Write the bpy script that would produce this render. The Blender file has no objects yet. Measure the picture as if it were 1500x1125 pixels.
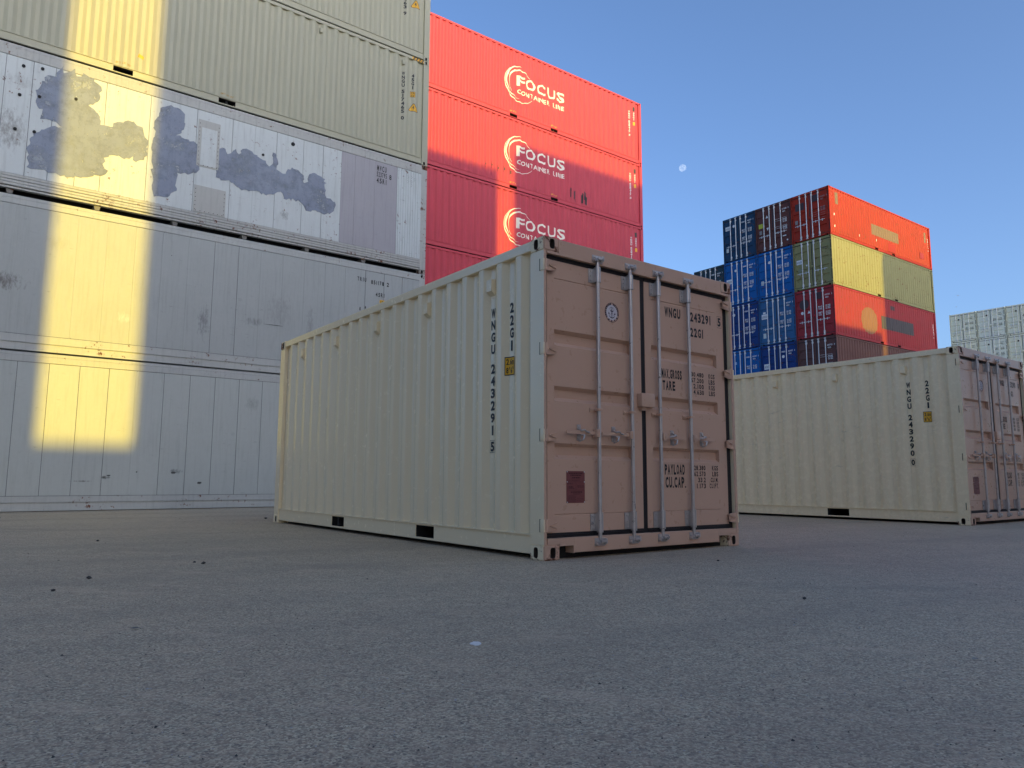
import bpy, bmesh, math, random
from mathutils import Vector, Matrix

random.seed(7)
scene = bpy.context.scene
COL = scene.collection

# ------------------------------------------------------------------ yard grid
YAW = math.radians(36.9)                       # every stack in the yard stands on this grid
S2 = (math.cos(YAW), math.sin(YAW))            # along a row of containers
Q2 = (-S2[1], S2[0])                           # across the lanes


def uv(u, v):
    return (u * S2[0] + v * Q2[0], u * S2[1] + v * Q2[1])


# ------------------------------------------------------------------ camera
cam = bpy.data.cameras.new('camera')
cam.sensor_width = 36.0
cam.lens = 36.0 * 1075.5 / 1500.0
cam.clip_start = 0.05
cam.clip_end = 6000
cam_o = bpy.data.objects.new('camera', cam)
COL.objects.link(cam_o)
PITCH, ROLL, CAMH = 0.12893, 0.0046, 0.6229
fw = Vector((0, math.cos(PITCH), math.sin(PITCH)))
up = Vector((0, -math.sin(PITCH), math.cos(PITCH)))
rt = Vector((1, 0, 0))
r2 = rt * math.cos(ROLL) + up * math.sin(ROLL)
u2 = up * math.cos(ROLL) - rt * math.sin(ROLL)
M = Matrix((r2, u2, -fw)).transposed().to_4x4()
M.translation = Vector((0, 0, CAMH))
cam_o.matrix_world = M
scene.camera = cam_o

# ------------------------------------------------------------------ sun, sky, exposure
SUN_R, SUN_T = 0.10, 0.25                    # sideways drift and drop per metre across the lanes
sd = Vector((-Q2[0] + SUN_R * S2[0], -Q2[1] + SUN_R * S2[1], SUN_T)).normalized()
SUN_EL = math.asin(sd.z)
SUN_AZ = math.atan2(sd.x, sd.y)                # clockwise from +Y
world = bpy.data.worlds.new('World')
scene.world = world
world.use_nodes = True
wn = world.node_tree
bg = wn.nodes['Background']
sky = wn.nodes.new('ShaderNodeTexSky')
sky.sky_type = 'NISHITA'
sky.sun_disc = False
sky.sun_elevation = SUN_EL
sky.sun_rotation = SUN_AZ
sky.altitude = 0
sky.air_density = 0.72
sky.dust_density = 3.7
sky.ozone_density = 3.6
wn.links.new(sky.outputs[0], bg.inputs['Color'])
bg.inputs['Strength'].default_value = 0.15
sun = bpy.data.lights.new('sun', 'SUN')
sun.energy = 2.15
sun.angle = math.radians(0.45)
sun.color = (1.0, 0.71, 0.05)
sun_o = bpy.data.objects.new('sun', sun)
COL.objects.link(sun_o)
sun_o.rotation_euler = sd.to_track_quat('Z', 'Y').to_euler()
sun_o.location = (30, -30, 40)
vs = scene.view_settings
vs.view_transform = 'Standard'
vs.look = 'None'
vs.gamma = 1.0
vs.use_curve_mapping = False
vs.exposure = 1.24

# ------------------------------------------------------------------ materials


def nt_new(name):
    m = bpy.data.materials.new(name)
    m.use_nodes = True
    nt = m.node_tree
    return m, nt, nt.nodes['Principled BSDF']


def nd(nt, typ, **kw):
    n = nt.nodes.new(typ)
    for k, v in kw.items():
        setattr(n, k, v)
    return n


def noise(nt, vec, scale, detail=4, rough=.55, stretch=None):
    if stretch:
        mp = nd(nt, 'ShaderNodeMapping')
        mp.inputs['Scale'].default_value = stretch
        nt.links.new(vec, mp.inputs['Vector'])
        vec = mp.outputs[0]
    n = nd(nt, 'ShaderNodeTexNoise')
    n.inputs['Scale'].default_value = scale
    n.inputs['Detail'].default_value = detail
    n.inputs['Roughness'].default_value = rough
    nt.links.new(vec, n.inputs['Vector'])
    return n.outputs['Fac']


def ramp(nt, fac, p0, p1, v0=0., v1=1.):
    n = nd(nt, 'ShaderNodeMapRange')
    n.inputs['From Min'].default_value = p0
    n.inputs['From Max'].default_value = p1
    n.inputs['To Min'].default_value = v0
    n.inputs['To Max'].default_value = v1
    nt.links.new(fac, n.inputs['Value'])
    return n.outputs[0]


def math_n(nt, op, a, b):
    n = nd(nt, 'ShaderNodeMath', operation=op)
    for i, v in enumerate((a, b)):
        if isinstance(v, (int, float)):
            n.inputs[i].default_value = v
        else:
            nt.links.new(v, n.inputs[i])
    return n.outputs[0]


def mix(nt, fac, a, b, mode='MIX'):
    n = nd(nt, 'ShaderNodeMix', data_type='RGBA', blend_type=mode)
    for i, v in ((0, fac), (6, a), (7, b)):
        if isinstance(v, (int, float)):
            n.inputs[i].default_value = v
        elif isinstance(v, tuple):
            n.inputs[i].default_value = (*v[:3], 1)
        else:
            nt.links.new(v, n.inputs[i])
    return n.outputs[2]


def bump(nt, h, strength, dist, bsdf):
    b = nd(nt, 'ShaderNodeBump')
    b.inputs['Strength'].default_value = strength
    b.inputs['Distance'].default_value = dist
    nt.links.new(h, b.inputs['Height'])
    nt.links.new(b.outputs[0], bsdf.inputs['Normal'])


MATS = {}


def paint(name, col, rough=.42, var=.10, streak=.0, rust=.0, scuff=.0, rustcol=(.09, .035, .018), wave=.0, metal=0., spots=(), scuffcol=(.05, .05, .05), fade=None, spec=.5):
    if name in MATS:
        return MATS[name]
    m, nt, bs = nt_new(name)
    tc = nd(nt, 'ShaderNodeTexCoord').outputs['Object']
    big = noise(nt, tc, 1.3, 5, .6)
    fine = noise(nt, tc, 14, 4, .6)
    c = mix(nt, ramp(nt, big, .3, .7, 0, var), col, tuple(x * .55 for x in col))
    c = mix(nt, ramp(nt, fine, .35, .7, 0, var * .7), c, tuple(min(1, x * 1.35 + .01) for x in col))
    if fade:
        fn = noise(nt, tc, .8, 5, .65)
        c = mix(nt, ramp(nt, fn, .42, .68, 0, fade[3]), c, fade[:3])
    if streak:
        st = noise(nt, tc, 3.0, 5, .7, (5.0, 5.0, .35))
        c = mix(nt, ramp(nt, st, .5, .78, 0, streak), c, tuple(x * .42 for x in (col[0], col[1] * .96, col[2] * .9)))
    if scuff:
        s1 = noise(nt, tc, 7, 6, .75, (.5, .5, 2.0))
        s2 = noise(nt, tc, 1.1, 3, .5)
        f = math_n(nt, 'MULTIPLY', ramp(nt, s1, .60, .70), ramp(nt, s2, .46, .6))
        v = noise(nt, tc, 6, 6, .8, (4.0, 4.0, .5))
        f2 = math_n(nt, 'MULTIPLY', ramp(nt, v, .64, .74), ramp(nt, noise(nt, tc, .9, 2), .48, .62))
        c = mix(nt, math_n(nt, 'MULTIPLY', math_n(nt, 'MAXIMUM', f, f2), scuff), c, scuffcol)
    for (sx, sz, rx, rz, amt, scol) in spots:
        sep = nd(nt, 'ShaderNodeSeparateXYZ')
        nt.links.new(tc, sep.inputs[0])
        dx = math_n(nt, 'DIVIDE', math_n(nt, 'SUBTRACT', sep.outputs[0], sx), rx)
        dz = math_n(nt, 'DIVIDE', math_n(nt, 'SUBTRACT', sep.outputs[2], sz), rz)
        d = math_n(nt, 'ADD', math_n(nt, 'MULTIPLY', dx, dx), math_n(nt, 'MULTIPLY', dz, dz))
        nn = noise(nt, tc, 9, 6, .75, (1.5, 1.5, .6))
        f = ramp(nt, math_n(nt, 'ADD', d, ramp(nt, nn, .3, .7, 0, 1.5)), 1.3, .5, 0, amt)
        c = mix(nt, f, c, scol)
    r = ramp(nt, fine, .3, .7, rough - .07, rough + .1)
    if rust:
        rn = noise(nt, tc, 9, 8, .72)
        rb = noise(nt, tc, 1.7, 3, .5)
        f = math_n(nt, 'ADD', math_n(nt, 'MULTIPLY', rb, .35), rn)
        rf = ramp(nt, f, .80 - rust * .22, .86 - rust * .2)
        c = mix(nt, rf, c, mix(nt, fine, rustcol, tuple(x * 2.6 for x in rustcol)))
        r = mix(nt, rf, r, (.9, .9, .9))
    nt.links.new(c, bs.inputs['Base Color'])
    nt.links.new(r, bs.inputs['Roughness'])
    bs.inputs['Metallic'].default_value = metal
    bs.inputs['Specular IOR Level'].default_value = spec
    h = noise(nt, tc, 60, 3, .5)
    if wave:
        w = noise(nt, tc, 1.6, 2, .4)
        h = math_n(nt, 'ADD', math_n(nt, 'MULTIPLY', w, wave), math_n(nt, 'MULTIPLY', h, .008))
        bump(nt, h, .6, .03, bs)
    else:
        bump(nt, h, .08, .004, bs)
    MATS[name] = m
    return m


def plain(name, col, rough=.6, metal=0., emit=None):
    if name in MATS:
        return MATS[name]
    m, nt, bs = nt_new(name)
    tc = nd(nt, 'ShaderNodeTexCoord').outputs['Object']
    n = noise(nt, tc, 30, 4, .6)
    c = mix(nt, ramp(nt, n, .3, .7, 0, .35), col, tuple(x * .7 for x in col))
    nt.links.new(c, bs.inputs['Base Color'])
    bs.inputs['Roughness'].default_value = rough
    bs.inputs['Metallic'].default_value = metal
    MATS[name] = m
    return m


def worn_print(name, col, under, wear=.3):
    """printed marking with small worn-away spots showing the paint below"""
    if name in MATS:
        return MATS[name]
    m, nt, bs = nt_new(name)
    tc = nd(nt, 'ShaderNodeTexCoord').outputs['Object']
    n = noise(nt, tc, 22, 6, .7)
    c = mix(nt, ramp(nt, n, .66 - wear * .3, .70 - wear * .3), col, under)
    nt.links.new(c, bs.inputs['Base Color'])
    bs.inputs['Roughness'].default_value = .55
    MATS[name] = m
    return m


def asphalt():
    m, nt, bs = nt_new('asphalt')
    tc = nd(nt, 'ShaderNodeTexCoord').outputs['Object']
    g1 = noise(nt, tc, 85, 2, .6)
    g2 = noise(nt, tc, 30, 3, .7)
    g3 = noise(nt, tc, 11, 4, .7)
    big = noise(nt, tc, .55, 5, .6)
    mid = noise(nt, tc, 2.6, 5, .65)
    vg = nd(nt, 'ShaderNodeTexVoronoi')
    vg.inputs['Scale'].default_value = 165
    nt.links.new(tc, vg.inputs['Vector'])
    sepc = nd(nt, 'ShaderNodeSeparateColor')
    nt.links.new(vg.outputs['Color'], sepc.inputs[0])
    c = mix(nt, ramp(nt, sepc.outputs[0], .12, .88), (.16, .132, .105), (.78, .70, .48))
    c = mix(nt, ramp(nt, g1, .40, .60, 0, .40), c, (0.293, 0.216, 0.146))
    c = mix(nt, ramp(nt, g2, .40, .62, 0, .40), c, (0.644, 0.474, 0.310))
    c = mix(nt, ramp(nt, g3, .44, .62, 0, .30), c, (0.293, 0.218, 0.153))
    c = mix(nt, ramp(nt, big, .35, .68, 0, .28), c, (0.293, 0.228, 0.166))
    c = mix(nt, ramp(nt, mid, .50, .72, 0, .28), c, (0.615, 0.462, 0.310))
    # pale scraped streaks that run across the lane
    mp = nd(nt, 'ShaderNodeMapping')
    mp.inputs['Rotation'].default_value = (0, 0, .25)
    nt.links.new(tc, mp.inputs['Vector'])
    st = noise(nt, mp.outputs[0], 2.2, 6, .75, (.32, 3.2, 1))
    c = mix(nt, math_n(nt, 'MULTIPLY', ramp(nt, st, .56, .72), ramp(nt, mid, .4, .6, .2, .65)), c, (0.673, 0.528, 0.373))
    # dark oil and tyre-polished bands along the lane
    mp2 = nd(nt, 'ShaderNodeMapping')
    mp2.inputs['Rotation'].default_value = (0, 0, -YAW + .12)
    nt.links.new(tc, mp2.inputs['Vector'])
    band = noise(nt, mp2.outputs[0], .8, 4, .55, (.16, 1.5, 1))
    c = mix(nt, ramp(nt, band, .48, .68, 0, .30), c, (0.236, 0.194, 0.152))
    dk = noise(nt, tc, .9, 4, .55, (.5, 1.4, 1))
    c = mix(nt, ramp(nt, dk, .58, .75, 0, .38), c, (0.205, 0.165, 0.127))
    # loose light specks
    vo = nd(nt, 'ShaderNodeTexVoronoi')
    vo.inputs['Scale'].default_value = 62
    nt.links.new(tc, vo.inputs['Vector'])
    sp = math_n(nt, 'MULTIPLY', ramp(nt, vo.outputs['Distance'], .22, .10), ramp(nt, noise(nt, tc, 11, 2), .58, .66))
    c = mix(nt, math_n(nt, 'MULTIPLY', sp, .7), c, (0.780, 0.683, 0.483))
    sp2 = math_n(nt, 'MULTIPLY', ramp(nt, vo.outputs['Distance'], .26, .12), ramp(nt, noise(nt, tc, 13, 2), .42, .35))
    c = mix(nt, math_n(nt, 'MULTIPLY', sp2, .7), c, (0.073, 0.060, 0.046))
    nt.links.new(c, bs.inputs['Base Color'])
    bs.inputs['Roughness'].default_value = .72
    h = math_n(nt, 'ADD', math_n(nt, 'MULTIPLY', vg.outputs['Distance'], -.8), math_n(nt, 'ADD', math_n(nt, 'MULTIPLY', g2, .9), math_n(nt, 'MULTIPLY', g1, .9)))
    bump(nt, h, .8, .006, bs)
    return m


TAN = (.90, .745, .485)
m_tan = paint('tan_paint', TAN, .20, .025, wave=.10)
m_tan_rusty = paint('tan_paint_chipped', TAN, .5, .12, rust=.42, scuff=.35)
m_tan_scr = paint('tan_paint_scratched', TAN, .24, .03, wave=.10, scuff=.30, streak=.12)
m_door_tint = paint('door_end_bounce_tint', (.60, .385, .27), .32, .025, wave=.05)  # tan shifted to pink brown, standing for warm light bounced onto the doors
m_door_tint_rusty = paint('door_end_bounce_tint_chipped', (.60, .385, .27), .4, .10, rust=.36, scuff=.3)  # same bounced-light tint, with chips and rust
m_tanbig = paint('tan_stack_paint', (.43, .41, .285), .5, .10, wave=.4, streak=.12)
m_rubber = plain('black_rubber', (.012, .011, .013), .55)
m_cavity = plain('rusty_cavity_shade', (.045, .034, .026), .9)  # rust brown kept extra dark as shade inside the casting holes
m_dark = plain('dark_steel_and_shade', (.012, .012, .012), .8)  # dark fittings; also near black for recesses that lie in shade
m_galv = paint('galvanised_steel', (.56, .52, .49), .33, .4, metal=.6)
m_galv_far = paint('pale_galvanised_steel', (.66, .68, .68), .45, .2, metal=.25)
m_black = plain('black_print', (.012, .012, .013), .5)
m_white = worn_print('white_print', (.72, .72, .70), (.3, .3, .3), .1)
m_cream = worn_print('cream_print', (.82, .78, .66), (.6, .2, .16), .04)
m_yellow = worn_print('yellow_print', (.80, .42, .02), (.3, .2, .05), .12)
m_csc = plain('plate_red', (.22, .065, .06), .4)
m_reef1 = paint('reefer_white_low', (.475, .495, .45), .5, .12, streak=.25, scuff=.45, wave=.35,
                spots=((6.55, .75, .2, .06, .8, (.16, .17, .16)), (5.3, .62, .12, .04, .9, (.07, .07, .06)), (8.0, 2.2, .2, .2, .45, (.2, .2, .18)), (4.9, .55, .25, .02, .8, (.1, .09, .07))))
m_reef2 = paint('reefer_white_mid', (.415, .43, .40), .5, .14, streak=.28, scuff=.55, wave=.35,
                spots=((3.35, 1.25, .55, .24, .85, (.12, .105, .09)), (6.9, .95, .16, .5, .6, (.13, .13, .13)), (7.95, 1.1, .3, .12, .55, (.15, .15, .14)), (8.5, 1.4, .4, .55, .35, (.2, .19, .18)), (9.2, 1.2, .12, .6, .45, (.18, .17, .16)), (5.4, .85, .18, .15, .4, (.7, .7, .66)), (4.2, 2.1, .3, .2, .3, (.25, .24, .2))))
m_reef3 = paint('reefer_white_top', (.60, .63, .60), .5, .12, streak=.38, scuff=.55, wave=.45, rust=.03,
                spots=((3.3, 1.2, .35, .55, .6, (.14, .12, .1)), (3.4, 2.2, .3, .2, .3, (.2, .19, .17)), (8.5, .75, .12, .15, .7, (.15, .15, .14)), (5.7, .35, .3, .08, .7, (.24, .13, .06))))
m_rail3 = paint('reefer_rail_dirty', (.47, .465, .42), .55, .25, streak=.5, scuff=.8, rust=.16)
m_rail12 = paint('reefer_rail', (.47, .475, .435), .5, .18, streak=.3, scuff=.6, rust=.08)
m_pinkgrey = paint('pinkish_panel_paint', (.385, .365, .375), .5, .10, streak=.3, scuff=.4, wave=.6)
m_patch = paint('grey_overpaint', (.235, .265, .33), .6, .22, streak=.25, fade=(.33, .37, .43, .5), scuff=.5, scuffcol=(.5, .53, .54))
pn = m_patch.node_tree
ptc = nd(pn, 'ShaderNodeTexCoord').outputs['Object']
pf = math_n(pn, 'MAXIMUM', ramp(pn, noise(pn, ptc, 2.2, 6, .68), .47, .66, 0, .62), ramp(pn, noise(pn, ptc, 17, 6, .75, (1, 1, .5)), .57, .66, 0, .8))
ptr = nd(pn, 'ShaderNodeBsdfTransparent')
pmx = nd(pn, 'ShaderNodeMixShader')
pn.links.new(pf, pmx.inputs[0])
pn.links.new(pn.nodes['Principled BSDF'].outputs[0], pmx.inputs[1])
pn.links.new(ptr.outputs[0], pmx.inputs[2])
pn.links.new(pmx.outputs[0], pn.nodes['Material Output'].inputs['Surface'])
m_patch2 = paint('grey_overpaint_thin', (.30, .325, .375), .55, .18, streak=.2)
m_member = paint('dirty_member', (.20, .19, .165), .7, .3, rust=.3)
m_seam = plain('seam_sealant', (.16, .165, .16), .7)
m_cover = paint('beige_hatch_paint', (.46, .455, .41), .55, .12, streak=.3, scuff=.4)
m_focus = paint('coral_red_paint', (.51, .060, .085), .5, .14, streak=.16, wave=.4, spec=.2)


# ------------------------------------------------------------------ mesh tools
class MB:
    def __init__(self):
        self.v, self.f, self.m = [], [], []

    def add(self, vs_, fs_, mi=0):
        o = len(self.v)
        self.v += [tuple(p) for p in vs_]
        for f in fs_:
            self.f.append([i + o for i in f])
            self.m.append(mi)

    def box(self, x0, x1, y0, y1, z0, z1, mi=0, bev=0.):
        x0, x1 = min(x0, x1), max(x0, x1)
        y0, y1 = min(y0, y1), max(y0, y1)
        z0, z1 = min(z0, z1), max(z0, z1)
        if bev <= 0:
            vs_ = [(x, y, z) for z in (z0, z1) for y in (y0, y1) for x in (x0, x1)]
            self.add(vs_, [(0, 2, 3, 1), (4, 5, 7, 6), (0, 1, 5, 4), (2, 6, 7, 3), (0, 4, 6, 2), (1, 3, 7, 5)], mi)
            return
        bm = bmesh.new()
        bmesh.ops.create_cube(bm, size=1)
        for v in bm.verts:
            v.co = Vector(((x0 + x1) / 2 + v.co.x * (x1 - x0), (y0 + y1) / 2 + v.co.y * (y1 - y0), (z0 + z1) / 2 + v.co.z * (z1 - z0)))
        bmesh.ops.bevel(bm, geom=bm.edges[:], offset=bev, segments=2, affect='EDGES', profile=.6)
        bm.verts.index_update()
        self.add([v.co[:] for v in bm.verts], [[v.index for v in f.verts] for f in bm.faces], mi)
        bm.free()

    def tube(self, p0, p1, r, n=10, mi=0, r1=None, caps=True):
        p0, p1 = Vector(p0), Vector(p1)
        d = (p1 - p0).normalized()
        a = d.orthogonal().normalized()
        b = d.cross(a)
        r1 = r if r1 is None else r1
        vs_ = []
        for p, rr in ((p0, r), (p1, r1)):
            for k in range(n):
                t = 2 * math.pi * k / n
                vs_.append(p + (a * math.cos(t) + b * math.sin(t)) * rr)
        fs_ = [(k, (k + 1) % n, n + (k + 1) % n, n + k) for k in range(n)]
        if caps:
            fs_ += [tuple(range(n - 1, -1, -1)), tuple(range(n, 2 * n))]
        self.add(vs_, fs_, mi)

    def path(self, pts, r, n=6, mi=0):
        for a, b in zip(pts, pts[1:]):
            self.tube(a, b, r, n, mi)

    def prism(self, prof, fn, a, b, mi=0):
        """closed 2D profile swept from a to b; fn(p, q, t) -> xyz"""
        n = len(prof)
        vs_ = [fn(p, q, a) for p, q in prof] + [fn(p, q, b) for p, q in prof]
        fs_ = [(k, (k + 1) % n, n + (k + 1) % n, n + k) for k in range(n)]
        fs_ += [tuple(range(n - 1, -1, -1)), tuple(range(n, 2 * n))]
        self.add(vs_, fs_, mi)

    def mesh(self, name, nm=1, smooth=False, recalc=True):
        me = bpy.data.meshes.new(name)
        me.from_pydata(self.v, [], self.f)
        for _ in range(nm):
            me.materials.append(None)
        if nm > 1:
            me.polygons.foreach_set('material_index', self.m)
        if recalc:
            bm = bmesh.new()
            bm.from_mesh(me)
            bmesh.ops.recalc_face_normals(bm, faces=bm.faces)
            bm.to_mesh(me)
            bm.free()
        if smooth:
            me.polygons.foreach_set('use_smooth', [True] * len(me.polygons))
            me.set_sharp_from_angle(angle=math.radians(40))
        me.update()
        return me


def link(name, me, parent, *mats):
    o = bpy.data.objects.new(name, me)
    COL.objects.link(o)
    if parent is not None:
        o.parent = parent
    for i, mt in enumerate(mats):
        if i < len(o.material_slots):
            o.material_slots[i].link = 'OBJECT'
            o.material_slots[i].material = mt
    return o


def thing(name, label, cat, loc, rotz, group=None):
    o = bpy.data.objects.new(name, None)
    o.empty_display_size = .3
    COL.objects.link(o)
    o.location = loc
    o.rotation_euler = (0, 0, rotz)
    tag(o, label, cat, group)
    return o


def tag(o, label, cat, group=None):
    o['label'] = label
    o['category'] = cat
    if group:
        o['group'] = group


CACHE = {}


def cached(key, fn):
    if key not in CACHE:
        CACHE[key] = fn()
    return CACHE[key]


# ------------------------------------------------------------------ lettering
GL = {}
CAPH = .7


def glyphs(chars, bold):
    for c in chars:
        cu = bpy.data.curves.new('glyph', 'FONT')
        cu.body = c
        cu.size = 1
        cu.resolution_u = 3
        cu.offset = bold
        ob = bpy.data.objects.new('glyph', cu)
        COL.objects.link(ob)
        bpy.context.view_layer.update()
        me = bpy.data.meshes.new_from_object(ob.evaluated_get(bpy.context.evaluated_depsgraph_get()))
        vs_ = [(v.co.x, v.co.y) for v in me.vertices]
        fs_ = [tuple(p.vertices) for p in me.polygons]
        if vs_:
            xs = [p[0] for p in vs_]
            ys = [p[1] for p in vs_]
            GL[(c, bold)] = (vs_, fs_, min(xs), max(xs), min(ys), max(ys))
        bpy.data.objects.remove(ob)
        bpy.data.curves.remove(cu)
        bpy.data.meshes.remove(me)


glyphs('ABCDEFGHIJKLMNOPQRSTUVWXYZ0123456789.\'"m', .0)
glyphs('ABCDEFGHIJKLMNOPQRSTUVWXYZ0123456789\'"m', .042)
glyphs('ABCDEFGHIJKLMNOPQRSTUVWXYZ0123456789\'"m', .024)
glyphs('FOCUSNTAIERL', .022)
cap = GL[('H', .0)][5]


class Print2D:
    """flat lettering laid out in (x, z), mapped on a wall afterwards"""

    def __init__(self):
        self.v, self.f = [], []

    def poly(self, pts):
        o = len(self.v)
        self.v += list(pts)
        self.f.append(tuple(range(o, o + len(pts))))

    def ring(self, pts, wdt):
        """outline of a closed convex polygon with inner copy scaled about its centre"""
        cx = sum(p[0] for p in pts) / len(pts)
        cz = sum(p[1] for p in pts) / len(pts)
        n = len(pts)
        o = len(self.v)
        self.v += list(pts)
        for p in pts:
            d = math.hypot(p[0] - cx, p[1] - cz)
            k = (d - wdt) / d
            self.v.append((cx + (p[0] - cx) * k, cz + (p[1] - cz) * k))
        for k in range(n):
            self.f.append((o + k, o + (k + 1) % n, o + n + (k + 1) % n, o + n + k))

    def rect(self, x0, x1, z0, z1):
        self.poly([(x0, z0), (x1, z0), (x1, z1), (x0, z1)])

    def char(self, c, x0, x1, z0, z1, bold=0., fit=True):
        if bold == 0. and (c, .042) in GL:
            bold = .042 if z1 - z0 > .07 else .024
        g = GL.get((c, bold))
        if not g:
            return
        vs_, fs_, gx0, gx1, gy0, gy1 = g
        ky = (z1 - z0) / cap
        if c == '.':
            kx = ky
            ox = (x0 + x1) / 2 - (gx0 + gx1) / 2 * kx
        elif c in '1I\'"' and fit:
            kx = min(ky, .5 * (x1 - x0) / (gx1 - gx0))
            ox = (x0 + x1) / 2 - (gx0 + gx1) / 2 * kx
        else:
            kx = (x1 - x0) / (gx1 - gx0)
            ox = x0 - gx0 * kx
        if bold and c not in '.\'"m':
            ky = (z1 - z0) / (gy1 - gy0)
            oz = z0 - gy0 * ky
        else:
            oz = z0
        o = len(self.v)
        self.v += [(ox + x * kx, oz + y * ky) for x, y in vs_]
        self.f += [tuple(i + o for i in f) for f in fs_]

    def line(self, s, x0, x1, z0, z1, bold=0., fill=.80):
        wts = [.45 if c == '.' else (.7 if c in '1I' else 1) for c in s]
        p = (x1 - x0) / (sum(wts) - (1 - fill))
        x = x0
        for c, wt in zip(s, wts):
            self.char(c, x, x + p * (wt - (1 - fill)), z0, z1, bold)
            x += p * wt

    def stack(self, s, x0, x1, ztop, hgt, pitch):
        z = ztop
        for c in s:
            if c != ' ':
                self.char(c, x0, x1, z - hgt, z)
                z -= pitch
            else:
                z -= pitch * .6

    def mesh(self, name, fn, breaks=()):
        me = bpy.data.meshes.new(name)
        bm = bmesh.new()
        vs_ = [bm.verts.new((x, 0, z)) for x, z in self.v]
        for f in self.f:
            try:
                bm.faces.new([vs_[i] for i in f])
            except ValueError:
                pass
        if breaks:
            x0 = min(p[0] for p in self.v)
            x1 = max(p[0] for p in self.v)
            for b in breaks:
                if x0 < b < x1:
                    bmesh.ops.bisect_plane(bm, geom=bm.verts[:] + bm.edges[:] + bm.faces[:], plane_co=(b, 0, 0), plane_no=(1, 0, 0))
        for v in bm.verts:
            v.co = Vector(fn(v.co.x, v.co.z))
        bm.to_mesh(me)
        bm.free()
        me.materials.append(None)
        me.update()
        return me


# ------------------------------------------------------------------ container geometry
W = 2.438
H20, HC = 2.591, 2.896
L20, L40 = 6.058, 12.192
PITCHC, INN, FLK, OUT = .279, .070, .0685, .072
YO, YI = .010, .052
CX0 = .176


def corr_points(L):
    """(x, depth) break points of a corrugated wall between its posts"""
    pts = [(.165, YI)]
    x = CX0
    end = L - .165
    seq = [(INN, YI), (FLK, YO), (OUT, YO), (FLK, YI)]
    pts.append((x, YI))
    i = 0
    while True:
        d, y = seq[i % 4]
        if x + d > end - .02:
            break
        x += d
        pts.append((x, y))
        i += 1
    if pts[-1][1] != YI and x + FLK < end:
        pts.append((x + FLK, YI))
    pts.append((end, pts[-1][1]))
    out = [pts[0]]                             # pressed steel bends are rounded
    for (xa, ya), (xb, yb), (xc, yc) in zip(pts, pts[1:], pts[2:]):
        if abs((yb - ya) * (xc - xb) - (yc - yb) * (xb - xa)) < 1e-7 or xb - xa < .02 or xc - xb < .02:
            out.append((xb, yb))
            continue
        r = .0085
        la, lc = math.hypot(xb - xa, yb - ya), math.hypot(xc - xb, yc - yb)
        p = (xb - (xb - xa) * r / la, yb - (yb - ya) * r / la)
        q = (xb + (xc - xb) * r / lc, yb + (yc - yb) * r / lc)
        m = ((p[0] + q[0]) / 4 + xb / 2, (p[1] + q[1]) / 4 + yb / 2)
        out += [p, m, q]
    out.append(pts[-1])
    return out


def corr_depth(L):
    pts = cached(('cp', L), lambda: corr_points(L))

    def f(x):
        if x <= pts[0][0]:
            return 0.
        for (xa, ya), (xb, yb) in zip(pts, pts[1:]):
            if x <= xb:
                return ya + (yb - ya) * (x - xa) / max(1e-6, xb - xa)
        return 0.
    return f


def g_side(L, H):
    mb = MB()
    pts = corr_points(L)
    z0, z1 = .19, H - .086
    n = len(pts)
    vs_ = [(x, y, z0) for x, y in pts] + [(x, y, z1) for x, y in pts]
    vs_ += [(x, y + .004, z0) for x, y in pts] + [(x, y + .004, z1) for x, y in pts]
    fs_ = []
    for k in range(n - 1):
        fs_.append((k, k + 1, n + k + 1, n + k))
        fs_.append((2 * n + k + 1, 2 * n + k, 3 * n + k, 3 * n + k + 1))
    mb.add(vs_, fs_)
    me = mb.mesh('side_wall', recalc=False)
    me.polygons.foreach_set('use_smooth', [True] * len(me.polygons))
    me.set_sharp_from_angle(angle=math.radians(22))
    return me


def g_toprail(L, H):
    mb = MB()
    mb.box(.17, L - .17, .004, .064, H - .09, H - .008, bev=.006)
    return mb.mesh('top_rail')


def pockets_of(L):
    c = L / 2
    if L < 7:
        return [(1.675, 2.024), (3.716, 4.069)] if L == L20 else [(1.80, 2.17), (4.05, 4.40)]
    return [(c - 1.025 - .18, c - 1.025 + .18), (c + 1.025 - .18, c + 1.025 + .18)]


def g_bottomrail(L, H):
    mb = MB()
    x = .17
    pk = pockets_of(L)
    for a, b in pk + [(L - .17, None)]:
        mb.box(x, a, .020, .028, .046, .172)
        x = b
    mb.box(.17, L - .17, .0215, .060, .1722, .186)
    mb.box(.17, L - .17, .007, .055, .1862, .1955)
    mb.box(.17, L - .17, .0205, .060, .040, .0455)
    for a, b in pk:                            # strap under each pocket
        mb.box(a, b, .020, .028, .046, .060)
    return mb.mesh('bottom_rail')


def g_pocket(a, b):
    mb = MB()
    x0, x1, y0, y1, z0, z1 = a, b, .029, 1.2, .047, .171
    vs_ = [(x, y, z) for z in (z0, z1) for y in (y0, y1) for x in (x0, x1)]
    mb.add(vs_, [(4, 5, 7, 6), (2, 6, 7, 3), (0, 4, 6, 2), (1, 3, 7, 5), (0, 1, 3, 2)])
    return mb.mesh('fork_pocket', recalc=False)


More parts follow.
